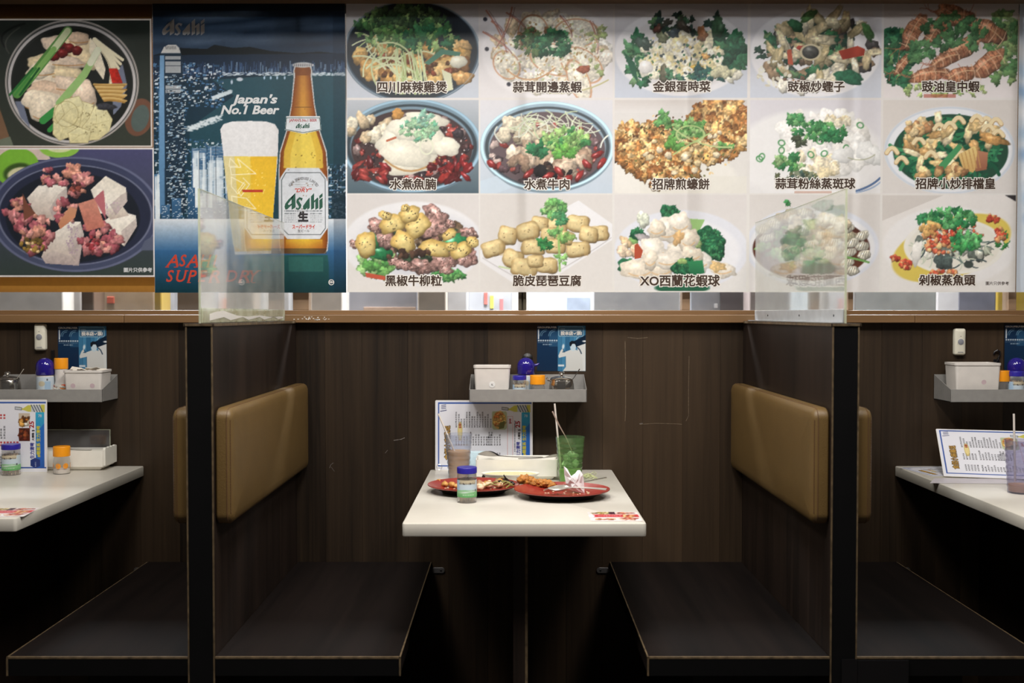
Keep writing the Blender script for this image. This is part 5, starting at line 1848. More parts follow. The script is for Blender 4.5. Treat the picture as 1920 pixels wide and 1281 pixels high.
# -- bottle with navy dome cap and pale label
dc = Canvas(0, 0, 100, 100, 1.0, (196, 206, 216))
dc.rect(0, 0, 100, 100, (200, 214, 226), (206, 214, 216))
dc.rect(56, 20, 66, 90, (150, 184, 214), al=.7)
dc.ell(40, 86, 8, 16, (120, 180, 110))
dc.ell(40, 86, 5, 11, (190, 214, 160))
dc.rect(30, 92, 70, 100, (140, 186, 120), al=.7)
dc.ell(50, 30, 6, 12, (206, 196, 170))
for x in np.arange(46, 55, 2):
    dc.rect(x, 60, x + 1.2, 68, (110, 130, 170), al=.8)
dc.ell(60, 12, 1, 4, (30, 30, 40))


def dome_bottle(loc, label, h=.133, r=.0275, spout=None):
    t = thing('domed_bottle', label, 'bottle', loc, group='bottles with navy dome caps')
    zb = h * .60
    obj('bottle_body', lathe([(0, 0), (r * .95, 0), (r * .97, .002), (r * .97, zb - .004), (r * .8, zb), (0, zb)], 36), M['tub'], t, True)
    wrap('paper_label', dc, r * .98, .004, zb - .006, M['printm'], t)
    n = 10
    prof = [(0, zb), (r, zb)] + [(r * 1.02, zb + .001)] + [(r * 1.02 * math.cos(PI / 2 * k / n), h - r + r * math.sin(PI / 2 * k / n)) for k in range(n)] + [(0, h)]
    obj('dome_cap', lathe(prof, 36), M['dome'], t, True)
    if spout:
        z = zb + (h - zb) * .52
        obj('spout', tube([(spout * r * .85, 0, z), (spout * r * 1.2, 0, z + .001), (spout * r * 1.55, 0, z + .006)], [.006, .0045, .003], 10), M['dome'], t, True)
    return t


# -- stainless sugar bowl with lid and spoon
def sugar_bowl(loc, label, spoon_side=1):
    t = thing('sugar_bowl', label, 'bowl', loc, group='stainless sugar bowls')
    obj('bowl', lathe([(0, 0), (.03, 0), (.034, .002), (.0385, .014), (.040, .026), (.039, .038), (.0365, .047), (.0355, .049), (.034, .047), (.036, .036), (.0365, .026), (.034, .012), (.028, .004), (0, .004)], 40), M['chrome'], t, True)
    obj('lid', lathe([(0, .0495), (.0365, .0495), (.0365, .051), (.032, .055), (.018, .0575), (.006, .0585), (0, .0585)], 40), M['chrome'], t, True)
    obj('knob', lathe([(0, .0583), (.0045, .0583), (.0045, .061), (.0085, .0645), (.009, .067), (.007, .069), (0, .0695)], 24), M['chrome'], t, True)
    obj('handle', tube([(-.037, 0, .048), (-.043, -.002, .050), (-.047, -.002, .055)], [.003, .004, .0035], 8), M['chrome'], t, True)
    for ch in t.children:
        ch.scale = (1, 1, 1.3)
    obj('spoon_handle', tube([(.026 * spoon_side, -.012, .06), (.037 * spoon_side, -.012, .070), (.048 * spoon_side, -.010, .086), (.0565 * spoon_side, -.009, .099)], [.0012, .0012, .0012, .0018], 8), M['chrome'], t, True)
    return t


# -- plastic tubs
def tub(loc, label, w, d, h, sticker=False, packets=False, rim=.006, spots=(), rz=0):
    t = thing('plastic_tub', label, 'tub', loc, (0, 0, rz), group='white plastic tubs')
    rings = [(.010, 0), (.0085, .001), (0.0025, h - .014), (.0025, h - .008), (0, h - .007), (0, h), (.003, h), (.004, h - .004), (.0105, .003)]
    obj('tub_body', slab(w, d, rings, .012, n=5), M['tub'], t, True)
    if sticker:
        Mx = Matrix(((1, 0, 0, 0), (0, 0, -1, -d / 2 + .0052), (0, 1, 0, h * .46), (0, 0, 0, 1)))
        st = obj('round_sticker', lathe([(0, 0), (.0095, 0), (.0095, .0009), (0, .0009)], 28), M['sticker_white'], t)
        st.matrix_local = Matrix.Translation((0, -d / 2 + .0053, h * .46)) @ Matrix.Rotation(PI / 2 + .075, 4, 'X')
        bm = B()
        for p in ([(-.002, .003), (-.001, .003), (-.001, -.003), (-.002, -.003)], [(-.001, 0), (.002, .003), (.0026, .0026), (-.0004, -.0006)], [(-.0006, 0), (.0018, -.004), (.0026, -.0036), (.0003, .0006)], [(.002, -.002), (.0036, -.002), (.0036, -.0026), (.002, -.0026)]):
            prism(p, .0009, .0011, bm=bm)
        obj('pen_mark', bm, M['ink_black'], st)
    for sx in spots:
        sp = obj('printed_spot', lathe([(0, 0), (.0075, 0), (.0075, .0006), (0, .0006)], 20), M['spot'], t)
        sp.matrix_local = Matrix.Translation((sx, -d / 2 + .0054, h * .5)) @ Matrix.Rotation(PI / 2 + .08, 4, 'X')
    if packets:
        bm_ = random.Random(5)
        for i in range(7):
            a = bm_.uniform(-.5, .5)
            x = -w / 2 + .022 + i * (w - .044) / 6
            o = obj('paper_packet', bx(-.016, .016, -.009, .009, -.001, .001, .0006, 1), M['packet'], t)
            o.location = (x, bm_.uniform(-.012, .012), h - .0035 + bm_.uniform(0, .008))
            o.rotation_euler = (bm_.uniform(-.5, .5), bm_.uniform(-.35, .35), a)
    return t


M['sticker_white'] = mat('sticker_white', rgb(246, 244, 242), .5, var=0)
M['spot'] = mat('faded_pink_spot', rgb(212, 188, 194), .5)
M['packet'] = mat('printed_packet', rgb(228, 220, 206), .5, var=.0)
_n, _l, _b = nodes(M['packet'])
_v = _n.new('ShaderNodeTexVoronoi')
_v.inputs['Scale'].default_value = 90
_r = _n.new('ShaderNodeValToRGB')
_r.color_ramp.elements[0].position = .1
_r.color_ramp.elements[0].color = (.05, .045, .045, 1)
_r.color_ramp.elements[1].position = .16
_r.color_ramp.elements[1].color = (*rgb(230, 222, 208), 1)
_tc = _n.new('ShaderNodeTexCoord')
_l.new(_tc.outputs['Object'], _v.inputs['Vector'])
_l.new(_v.outputs['Distance'], _r.inputs['Fac'])
_l.new(_r.outputs['Color'], _b.inputs['Base Color'])

# middle shelf
YS = 3.285
tub((X(923, YS), YS + .005, ZSH), 'white plastic tub with a round sticker on the middle shelf', .118, .082, at(960, 686, YS - .03).z - ZSH, sticker=True)
dome_bottle((X(986, 3.312), 3.312, ZSH), 'navy domed bottle behind the jars on the middle shelf', spout=1)
pick_jar((X(974, 3.255), 3.254, ZSH), 'blue lidded toothpick jar beside the tub on the middle shelf', .078, .0213, 2)
orange_jar((X(1008, 3.255), 3.256, ZSH), 'orange lidded seasoning jar beside the sugar bowl on the middle shelf', .08, .0238, False)
sugar_bowl((X(1053, 3.275), 3.275, ZSH), 'stainless sugar bowl with a spoon on the middle shelf')
# left shelf
sugar_bowl((X(14, 3.28), 3.28, ZSH), 'stainless sugar bowl at the left edge of the left shelf')
dome_bottle((X(85, 3.28), 3.28, ZSH), 'navy domed bottle on the left shelf under the doorbell')
fc = Canvas(0, 0, 100, 100, 1.0, (226, 222, 214))
for i in range(46):
    fc.blob(fc.rs.rand() * 100, 8 + fc.rs.rand() * 88, 6, 12, [(232, 140, 70), (70, 150, 110), (240, 200, 120), (226, 96, 60), (230, 226, 216), (230, 226, 216)][fc.rs.randint(6)], fc.rs.rand() * 3)
xt = X(115, 3.29)
tt = thing('fruit_print_jar', 'tall orange lidded jar with fruit print on the left shelf', 'jar', (xt, 3.29, ZSH))
rr_ = .0205
obj('jar_body', lathe([(0, 0), (rr_ * 1.2, 0), (rr_ * 1.25, .006), (rr_ * 1.15, .036), (rr_ * .9, .054), (rr_ * .86, .06), (rr_ * .92, .09), (rr_ * .95, .098), (0, .098)], 36), M['tub'], tt, True)
wrap('fruit_print', fc, rr_, .005, .05, M['printm'], tt, rf=lambda t: rr_ * (1.252 - .10 * t - .22 * max(0, t - .6)))
obj('lid', cap(rr_ * 1.02, .034, .098), M['orange'], tt, True)
tub((X(165, 3.277), 3.277, ZSH), 'white plastic tub full of paper packets on the left shelf', .122, .092, .096, packets=True, spots=(-.03, .03))
# right shelf
tub((X(1823, 3.277), 3.277, ZSH), 'empty milky plastic tub at the end of the right shelf', .146, .092, at(960, 681, 3.24).z - ZSH, spots=(.018,))
orange_jar((X(1878, 3.265), 3.265, ZSH), 'orange lidded seasoning jar beside the milky tub on the right shelf', .094, .0242, False)
pick_jar((X(1905, 3.25), 3.248, ZSH), 'blue lidded toothpick jar on the right shelf', .092, .0235, 3)
dome_bottle((X(1906, 3.308), 3.308, ZSH), 'navy domed bottle at the right edge of the right shelf')


# ------------------------------------------------------------------ wall bits: doorbells, hooks, stickers
def doorbell(px, py, label, shade=0):
    p = at(px, py, WY)
    t = thing('doorbell', label, 'doorbell', (p.x, WY, p.z), (PI / 2, 0, 0), group='wireless doorbells')
    obj('case', slab(.036, .086, [(0, .0003), (0, .010), (.0015, .0145), (.005, .017), (.012, .0182)], .007), M['bell'], t, True)
    b = obj('button', lathe([(0, .017), (.0098, .017), (.0098, .0186), (.008, .0196), (0, .0200)], 28), M['grey'], t, True)
    obj('button_ring', lathe([(.0098, .0165), (.0118, .0168), (.0118, .0184), (.0098, .0188)], 28, cap=False), M['bell'], t, True)
    l_ = obj('indicator', lathe([(0, .0176), (.0012, .0176), (.0012, .0186), (0, .019)], 10), M['black'], t)
    l_.location = (0, .0175, 0)
    obj('maker_mark', bx(-.0085, .0085, -.0337, -.0318, .0176, .0181), M['grey'], t)
    return t


doorbell(78, 632, 'white wireless doorbell on the wall of the left booth')
doorbell(1797, 641, 'white wireless doorbell on the wall of the right booth')


def hook(px, py, label, kind):
    p = at(px, py, WY)
    t = thing('wall_hook', label, 'hook', (p.x, WY, p.z))
    if kind == 0:
        b = obj('suction_disc', lathe([(0, 0), (.017, 0), (.0165, .003), (.010, .007), (.005, .009), (0, .0095)], 24), M['black'], t, True)
        b.rotation_euler = (PI / 2, 0, 0)
        pts = [(0, -.008, .004), (.001, -.016, -.004), (.004, -.022, -.014), (.004, -.03, -.014)]
    elif kind == 1:
        b = obj('base_plate', bx(-.010, .010, -.003, -.0002, -.022, -.006, .001), M['black'], t)
        pts = [(-.010, -.004, .010), (-.008, -.006, .018), (0, -.007, .023), (.009, -.006, .017), (.009, -.005, .006), (.003, -.004, -.006), (0, -.003, -.018)]
    else:
        b = obj('base_plate', bx(-.005, .005, -.006, -.0002, -.02, .02, .001), M['black'], t)
        pts = [(0, -.005, -.012), (0, -.016, -.016), (0, -.02, -.008)]
    obj('hook_arm', tube(pts, .003, 8), M['black'], t, True)
    return t


hook(989, 672, 'black suction hook on the wall above the middle shelf', 0)
hook(1868, 670, 'black curled hook on the wall above the right shelf', 1)
hook(100, 668, 'small black hook on the wall behind the left shelf jars', 2)

# blue wall sticker, same print three times (code square left blank)
SPX = (1007, 611, 1098, 696)
c = Canvas(*SPX, .7, (44, 92, 128))
c.rect(1007, 611, 1046, 696, (24, 52, 84), (20, 44, 72))
c.rect(1030, 622, 1046, 650, (54, 104, 142), al=.5)
for k in range(7):
    x = 1046 + k * 7.4
    c.rect(x, 611, x + 6.6, 696, [(60, 118, 156), (70, 130, 168), (48, 100, 138)][k % 3])
c.poly([(1084, 636), (1098, 628), (1098, 645), (1088, 650), (1078, 652), (1076, 640)], (18, 36, 56))
c.ell(1096, 640, 4, 1.6, (226, 230, 232))
c.poly([(1082, 650), (1098, 644), (1098, 696), (1086, 696)], (214, 216, 214))
# figure in a pale shirt, right hand raised
c.poly([(1055, 696), (1061, 688), (1061, 668), (1048, 671), (1047, 667), (1051, 658), (1054, 654), (1057, 656), (1055, 661), (1062, 659), (1070, 656), (1080, 656), (1088, 661), (1092, 672), (1093, 696)], (212, 214, 212), (206, 206, 202))
c.ell(1056, 650, 2.2, 4.6, (206, 220, 228), rot=.15)
c.ell(1074.5, 651, 5.4, 7.4, (196, 214, 224))
c.poly([(1068, 648), (1068, 642), (1072, 639), (1078, 640), (1080, 645), (1080, 650), (1078, 645), (1073, 645), (1070, 650)], (22, 28, 38))
c.stroke([(1083, 652), (1087, 656), (1090, 663)], 2, (40, 60, 84))
c.stroke([(1056, 656), (1059, 660), (1055, 660)], 1.6, (36, 76, 108))
# speech bubble
c.poly([(1049, 612.5), (1092, 612.5), (1094.5, 615), (1094.5, 629), (1092, 631.5), (1086, 631.5), (1080, 638), (1082, 631.5), (1049, 631.5), (1047, 629), (1047, 615)], (150, 186, 206))
c.poly([(1049, 613.6), (1091.5, 613.6), (1093.4, 615.5), (1093.4, 628.5), (1091.5, 630.4), (1085, 630.4), (1081.4, 635), (1082.6, 630.4), (1049.5, 630.4), (1048, 628.5), (1048, 615.5)], (70, 110, 140))
for yy, x1 in ((616, 1059), (619.4, 1090)):
    x = 1050.5
    while x < x1:
        c.rect(x, yy, x + 1.2, yy + 2, (206, 222, 230), al=.8)
        x += 1.8
c.rect(1009, 617.5, 1011, 636, (206, 214, 220))
for cx in (1021, 1037):
    for rr0 in (8.5, 5.4):
        c.curve((cx - rr0, 630), (cx - rr0 * .8, 619 + (8.5 - rr0)), (cx + rr0 * .5, 618.6 + (8.5 - rr0)), .9, (150, 190, 214), al=.8)
x = 1009
while x < 1043:
    c.rect(x, 637, x + 2.8, 640, (196, 208, 216), al=.85)
    x += 4.2
x = 1009
while x < 1044:
    c.rect(x, 642, x + .8, 643, (150, 176, 196), al=.7)
    x += 1.3
x = 1018
while x < 1035:
    c.rect(x, 645, x + 1, 647, (170, 190, 206), al=.7)
    x += 1.6
c.rect(1046.5, 684, 1057.5, 687, (206, 216, 222))
k2 = WY / 1946.0
sx0, sy0 = 1052.5, 653.5
me = c.mesh('print_sheet', lambda x: (x - sx0) * k2, lambda y: -(y - sy0) * k2, M['print'])


def sticker(px, py, label):
    p = at(px, py, WY)
    t = thing('wall_sticker', label, 'sticker', (p.x, WY - .0006, p.z), (PI / 2, 0, 0), group='blue square stickers on the planks')
    o = bpy.data.objects.new('print_sheet', me)
    link(o, t)
    text('GROUPBUYER', 4.4 * k2, M['ink_white'], t, ((1026 - sx0) * k2, -(614.3 - sy0) * k2, .0003), bold=.03, width=36 * k2, name='heading')
    text('投本店✓票!', 7.4 * k2, M['ink_white'], t, ((1071 - sx0) * k2, -(625.6 - sy0) * k2, .0003), bold=.05, width=40 * k2, name='slogan')
    return t


sticker(1052.5, 653.5, 'square blue sticker with a figure on the wall above the middle shelf')
sticker(154.5, 654.5, 'square blue sticker half hidden by the tub in the left booth')
sticker(1929, 652, 'square blue sticker cut off at the right edge of the photo')


# ------------------------------------------------------------------ menus
def glyph(c, x, y, s, col=(40, 40, 46), al=.9):
    """an unreadable printed character, just strokes"""
    for k in range(3):
        yy = y - s * .36 + k * s * .34
        c.rect(x - s * .4, yy, x + s * .4, yy + s * .16, col, al=al * (.6 + .4 * c.rs.rand()))
    xx = x + (c.rs.rand() - .5) * s * .5
    c.rect(xx - s * .09, y - s * .42, xx + s * .09, y + s * .42, col, al=al)


def menu_frame(c):
    c.rect(815, 748, 1000, 880, (232, 232, 240))
    for a in ((819, 751, 999, 753.6), (819, 871, 999, 873.4), (819, 751, 821.6, 873.4)):
        c.rect(*a, (64, 96, 170))
    c.rect(980, 770, 996, 872, (60, 170, 206), (40, 90, 176))
    c.poly([(988, 800), (996, 790), (996, 850), (986, 870), (984, 840)], (44, 96, 190), al=.7)
    c.poly([(943, 760.5), (950, 760), (957, 763), (966, 757), (997, 756), (997, 770), (966, 769), (957, 766), (943, 765)], (206, 200, 90))
    c.poly([(942, 760), (955, 762), (954, 766.5), (942, 765)], (196, 200, 206))
    c.stroke([(942, 760), (954, 761.5), (954, 766), (942, 765), (942, 760)], .8, (80, 84, 96))
    c.rect(972, 757, 990, 769.5, (206, 210, 210))
    for k in range(4):
        c.stroke([(972 + k * 5, 757), (978 + k * 5, 769)], 1.6, (70, 80, 110))


cA = Canvas(815, 748, 1000, 880, .62, (232, 232, 240))
menu_frame(cA)
rn = random.Random(9)
for col in range(14):
    x = 854 + col * 5.1
    for row in range(rn.randint(4, 7)):
        glyph(cA, x, 797 - row * 4.4, 4.0)
    for row in range(rn.randint(4, 6)):
        glyph(cA, x + 28 if col < 12 else x, 831 - row * 4.4, 4.0) if x + 28 < 952 else None
    for row in range(rn.randint(3, 4)):
        glyph(cA, x + 28, 862 - row * 4.4, 4.0) if x + 28 < 952 else None
for col in range(5):
    for row in range(4):
        glyph(cA, 854 + col * 5.1, 831 - row * 4.4, 4)
        glyph(cA, 854 + col * 5.1, 862 - row * 4.4, 4)
cA.poly([(924, 768), (950, 768), (952, 772), (952, 800), (948, 803), (926, 803), (923, 799), (923, 771)], (186, 196, 160))
cA.ell(937, 785, 13, 17, (214, 170, 96))
cA.pile(937, 784, 11, 14, 40, 2, 4, [(226, 180, 100), (206, 120, 60), (236, 206, 130), (190, 150, 90)])
cA.poly([(938, 790), (948, 786), (946, 800), (936, 802)], (110, 110, 60))
cA.ell(861.5, 806, 4, 16, (232, 214, 150))
cA.ring(861.5, 806, 4, 16, .8, (196, 170, 90))
for k in range(3):
    cA.stroke([(826, 757 + k * 3), (834, 755.6 + k * 3.2)], 1.2, (60, 66, 110))
cA.stroke([(824, 768), (835, 766)], 1.4, (60, 66, 110))
for a in ((952.5, 777.5, 963, 778.3), (952.5, 852.5, 963, 853.3), (952.5, 777.5, 953.2, 853.3), (962.3, 777.5, 963, 853.3)):
    cA.rect(*a, (206, 120, 110))
for yy in range(786, 846, 3):
    cA.rect(965.5, yy, 968, yy + 2, (90, 90, 100), al=.8)

cB = Canvas(815, 748, 1000, 880, .62, (232, 232, 240))
menu_frame(cB)
for col in range(19):
    x = 838 + col * 6.0
    n = rn.randint(4, 7)
    top = col < 15
    for row in range(n):
        if x < 945 and top:
            glyph(cB, x, 817 - row * 5, 4.4)
        if x < 962:
            glyph(cB, x, 868 - row * 5, 4.4)
    for r_ in range(2):
        if x < 945 and top:
            cB.rect(x - 2, 774 + r_ * 5, x + 2, 777.6 + r_ * 5, (186, 56, 56), al=.85)
        if x < 962:
            cB.rect(x - 2, 824 + r_ * 5, x + 2, 827.6 + r_ * 5, (186, 56, 56), al=.85)
cB.rect(949, 772, 969, 796, (206, 190, 170))
cB.pile(959, 786, 8, 9, 16, 3, 6, [(196, 120, 50), (226, 170, 90), (230, 222, 210), (90, 56, 34)])
cB.rect(949, 799, 969, 823, (92, 44, 32))
cB.pile(959, 811, 8, 9, 16, 3, 6, [(120, 56, 36), (70, 36, 28), (150, 80, 46)])
cB.poly([(970, 858), (979, 854), (988, 858), (988, 869), (979, 873), (970, 869)], (40, 56, 120))
for k in range(3):
    glyph(cB, 979, 862 + k * 3.4, 3, (196, 204, 226))

MW, MH = .309, .222
mk = MW / 185.0
kmy = MH / 132.0


def build_menu_mesh(c):
    return c.mesh('menu_print', lambda x: (x - 907.5) * mk, lambda y: (880 - y) * kmy, M['print'])


meA, meB = build_menu_mesh(cA), build_menu_mesh(cB)


def menu(name, label, loc, rot, me, variant):
    """local frame: x right, y up the sheet, z out of the print"""
    t = thing(name, label, 'menu', loc, rot, group='laminated menus')
    o = bpy.data.objects.new('menu_print', me)
    o.location = (0, 0, .0004)
    link(o, t)
    obj('laminate', slab(MW + .004, MH + .004, [(0, -.0008), (0, .0001)], .004, Matrix.Translation((0, MH / 2, 0))), M['ink_white'], t)

    def q(x, y):
        return ((x - 907.5) * mk, (880 - y) * kmy, .0008)
    text('生力清啤', 8.4 * mk, M['ink_blue'], t, q(974, 841), rot=PI / 2, bold=.03, width=30 * mk, name='drink_line')
    text('大樽裝', 5 * mk, M['ink_black'], t, q(975.5, 815), rot=PI / 2, bold=.03, name='drink_line')
    text('$', 6.5 * mk, M['ink_black'], t, q(975.5, 804), rot=PI / 2, bold=.03, name='price')
    text('25', 12 * mk, M['ink_dred'], t, q(973, 793), rot=PI / 2, bold=.03, width=13 * mk, name='price')
    text('#輕鬆系 生力清啤', 7.6 * mk, M['ink_yellow'], t, q(985.5, 824), rot=PI / 2, bold=.03, width=58 * mk, name='slogan')
    text('78', 7 * mk, M['ink_pale'], t, q(988, 777), rot=0, bold=.01, name='badge')
    if variant == 'A':
        text('食招小麻雞足', 11.5 * mk, M['ink'], t, q(838, 828), rot=PI / 2, bold=.09, width=68 * mk, name='title_outline')
        t2 = text('食招小麻雞足', 11.5 * mk, M['ink_gold'], t, q(838, 828), rot=PI / 2, bold=.01, width=66 * mk, name='title')
        t2.location.z += .0004
        text('$48', 5.6 * mk, M['ink_dred'], t, q(861.5, 796), rot=PI / 2, bold=.03, name='price')
        text('$44', 6.4 * mk, M['ink_dred'], t, q(958, 787), rot=PI / 2, bold=.04, name='price')
        for k in range(5):
            pass
    return t


# middle table: sheet standing against the wall
menu('menu_sheet', 'laminated menu standing against the wall behind the milk tea', (at(907.5, 880, 3.333).x, 3.328, ZT + .002), (PI / 2 - .03, 0, 0), meA, 'A')
rg = thing('key_ring', 'small steel ring hanging at the lower left corner of the middle menu', 'ring', (at(824, 875, 3.325).x, 3.318, at(824, 876, 3.318).z))
obj('ring', tube([(.0085 * math.cos(a * PI / 10), 0, .0085 * math.sin(a * PI / 10)) for a in range(21)], .0008, 6), M['chrome'], rg, True)
# left table: leaning on the shelf lip
menu('menu_sheet', 'laminated menu with two food photos leaning on the left shelf', (at(89, 800, 3.215).x - MW / 2, 3.207, ZT2 + .002), (PI / 2 - .012, 0, 0), meB, 'B')
# right table: tilted menu and a flat one beneath
menu('menu_sheet', 'laminated menu tilted up on the right table', (at(1772, 895, 3.11).x + MW / 2 * math.cos(math.radians(15)), 3.115 - MW / 2 * math.sin(math.radians(15)), ZT2 + .004), (math.radians(33), 0, math.radians(-15)), meA, 'A')
fm = menu('menu_sheet', 'laminated menu lying flat under the tilted one on the right table', (1.388, 3.145, ZT2 + .0012), (0, 0, math.radians(10)), meA, 'A')
fm.scale = (.8, .8, 1)
# clear paper sheet on the right table
M['paper'] = mat('thin_paper', rgb(206, 200, 206), .4, var=.06, scale=18)
pp = thing('paper_sheet', 'thin printed paper sheet under the tilted menu overhanging the right table', 'paper', (1.345, 3.045, ZT2 + .0006))
obj('sheet', prism([(-.135, -.045), (.15, -.06), (.15, .035), (-.085, .045)], 0, .0004), M['paper'], pp)

# ------------------------------------------------------------------ table stickers
c = Canvas(0, 0, 100, 100, 1.1, (232, 222, 220))
c.pile(28, 14, 20, 10, 30, 3, 7, [(196, 150, 80), (150, 96, 60), (226, 206, 150), (90, 110, 60)])
c.ell(74, 14, 26, 13, (236, 232, 230))
c.pile(74, 14, 18, 8, 24, 3, 6, [(176, 70, 60), (206, 130, 100), (110, 60, 50)])
c.rect(42, 0, 54, 26, (70, 30, 46))
c.rect(8, 28, 98, 58, (206, 64, 72))
for k in range(9):
    glyph(c, 20 + k * 5.2, 43, 5.6, (246, 230, 230))
c.pile(78, 46, 12, 14, 24, 3, 6, [(236, 206, 150), (206, 120, 80), (226, 180, 120)])
c.ell(30, 78, 30, 16, (240, 238, 238))
c.pile(30, 78, 20, 9, 26, 3, 6, [(196, 120, 90), (170, 90, 66), (226, 186, 130)])
c.ell(76, 78, 26, 16, (240, 236, 236))
c.pile(76, 76, 20, 12, 30, 3, 7, [(206, 110, 80), (232, 190, 170), (170, 60, 46)])
c.ell(4, 44, 8, 14, (240, 240, 246))
meS = c.mesh('sticker_print', lambda x: (x - 50) * .00126, lambda y: (50 - y) * .00118, M['print'])


def tsticker(label, loc, rz):
    o = bpy.data.objects.new('table_sticker', meS)
    o.location = loc
    o.rotation_euler = (0, 0, rz)
    link(o, None, label, 'sticker', 'food stickers on the tables')
    return o


p = atz(1152, 969, ZT)
tsticker('red food sticker on the front right corner of the middle table', (p.x, p.y, ZT + .0005), 0)
p = atz(22, 963, ZT2)
tsticker('red food sticker on the front of the left table', (p.x - .02, p.y + .01, ZT2 + .0005), .1)


# ------------------------------------------------------------------ cutlery
def spoon_bm(L=.19, bw=.021, bl=.06, hw=.0045, depth=.008, th=.0012):
    bm = B()
    N, K = 30, 8
    top, bot = [], []
    for i in range(N + 1):
        x = L * i / N
        if x < bl:
            s = math.sin(PI * min(.94, x / bl)) if x < bl else 0
            w = max(hw * .7, bw * s ** .75) if x > 0 else .002
            d = depth * s
        else:
            k = (x - bl) / (L - bl)
            w = hw * (.75 + .65 * k)
            d = 0
        zc = .010 * (x / L) ** 1.2 + .004 * math.sin(PI * x / L)
        r1, r2 = [], []
        for j in range(K + 1):
            y = -1 + 2 * j / K
            z = zc - d * (1 - y * y)
            r1.append(bm.verts.new((x, y * w, z + th)))
            r2.append(bm.verts.new((x, y * w, z)))
        top.append(r1)
        bot.append(r2)
    for i in range(N):
        for j in range(K):
            bm.faces.new((top[i][j], top[i + 1][j], top[i + 1][j + 1], top[i][j + 1]))
            bm.faces.new((bot[i][j], bot[i][j + 1], bot[i + 1][j + 1], bot[i + 1][j]))
        bm.faces.new((top[i][0], bot[i][0], bot[i + 1][0], top[i + 1][0]))
        bm.faces.new((top[i][K], top[i + 1][K], bot[i + 1][K], bot[i][K]))
    for i in (0, N):
        for j in range(K):
            bm.faces.new((top[i][j], top[i][j + 1], bot[i][j + 1], bot[i][j]))
    return bm


def spoon(label, loc, rot, name='spoon', m='spoon', **k):
    o = obj(name, spoon_bm(**k), M[m], None, True)
    o.location = loc
    o.rotation_euler = rot
    return tag(o, label, 'spoon', 'loose spoons')


# ------------------------------------------------------------------ cutlery boxes
def cutlery_box(x0, x1, y0, y1, z, label, lid):
    w, d = x1 - x0, y1 - y0
    h = .062
    t = thing('cutlery_box', label, 'box', ((x0 + x1) / 2, (y0 + y1) / 2, z), group='white cutlery boxes')
    obj('base', slab(w - .02, d - .01, [(.008, 0), (.002, .006), (0, .012)], .006), M['white'], t, True)
    obj('box_body', slab(w, d, [(.004, .010), (0, .012), (0, h), (.003, h), (.004, h - .002), (.005, .016)], .006), M['white'], t, True)
    for s in (-1, 1):
        pts = [(-d / 2 - .002, .016), (d / 2 + .002, .016), (d / 2 + .002, h + .004)]
        for k in range(4):
            for j in range(5):
                a = j * PI / 5
                pts.append((d / 2 - (d + .004) * (k + .5 - .5 * math.cos(a)) / 4 + .002, h + .006 + .004 * math.sin(a) + .002 * min(k, 3) * 0))
        pts.append((-d / 2 - .002, h + .004))
        Mx = Matrix(((0, 0, 1, s * w / 2 - (.002 if s < 0 else 0)), (1, 0, 0, 0), (0, 1, 0, 0), (0, 0, 0, 1)))
        if lid:
            obj('end_cheek', prism(pts, -.001, .006, Mx), M['white'], t)
    if lid:
        li = obj('clear_lid', bx(-w / 2 + .01, w / 2 - .012, d / 2 - .006, d / 2 - .003, h - .004, h + .058), M['lid_clear'], t)
        rim = bx(-w / 2 + .01, w / 2 - .012, d / 2 - .0066, d / 2 - .0024, h + .0565, h + .0585)
        bx(w / 2 - .0135, w / 2 - .0115, d / 2 - .0066, d / 2 - .0024, h - .004, h + .0585, bm=rim)
        obj('lid_rim', rim, M['acrylic_edge'], t)
    return t


bxx0, bxx1 = at(892, 885, 3.13).x, at(1046, 885, 3.13).x
cutlery_box(bxx0, bxx1, 3.13, 3.235, ZT, 'white cutlery box behind the plates on the middle table', False)
cutlery_box(X(193, 3.245) - .25, X(193, 3.245), 3.245, 3.335, ZT2, 'white cutlery box with raised clear lid on the left table', True)
ztopb = ZT + .0625
spoon('steel spoon lying bowl up across the middle cutlery box', (bxx0 + .005, 3.172, ztopb + .012), (PI, 0, .02), L=.2, depth=.012, bw=.022)
spoon('black handled spoon lying along the middle cutlery box', (bxx0 + .012, 3.196, ztopb + .010), (PI, 0, -.02), name='spoon', m='black', L=.19, depth=.011, bw=.023)
spoon('short steel spoon at the right end of the middle cutlery box', (bxx1 + .02, 3.17, ztopb + .010), (PI, 0, PI + .1), L=.14, depth=.006, bw=.012)
spoon('steel spoon lying in the cutlery box on the left table', (X(100, 3.29), 3.285, ZT2 + .070), (PI, 0, 0), L=.12, depth=.006)
# small blue packet beside the middle box
M['pkt'] = mat('pale_blue_packet', rgb(206, 230, 240), .3, var=.12, scale=60)
pk = thing('tissue_packet', 'pale blue packet standing between the milk tea and the cutlery box', 'packet', (at(893, 880, 3.27).x, 3.27, ZT))
obj('wrapper', slab(.062, .02, [(.004, 0), (0, .004), (0, .066), (.002, .07)], .006), M['pkt'], pk, True)


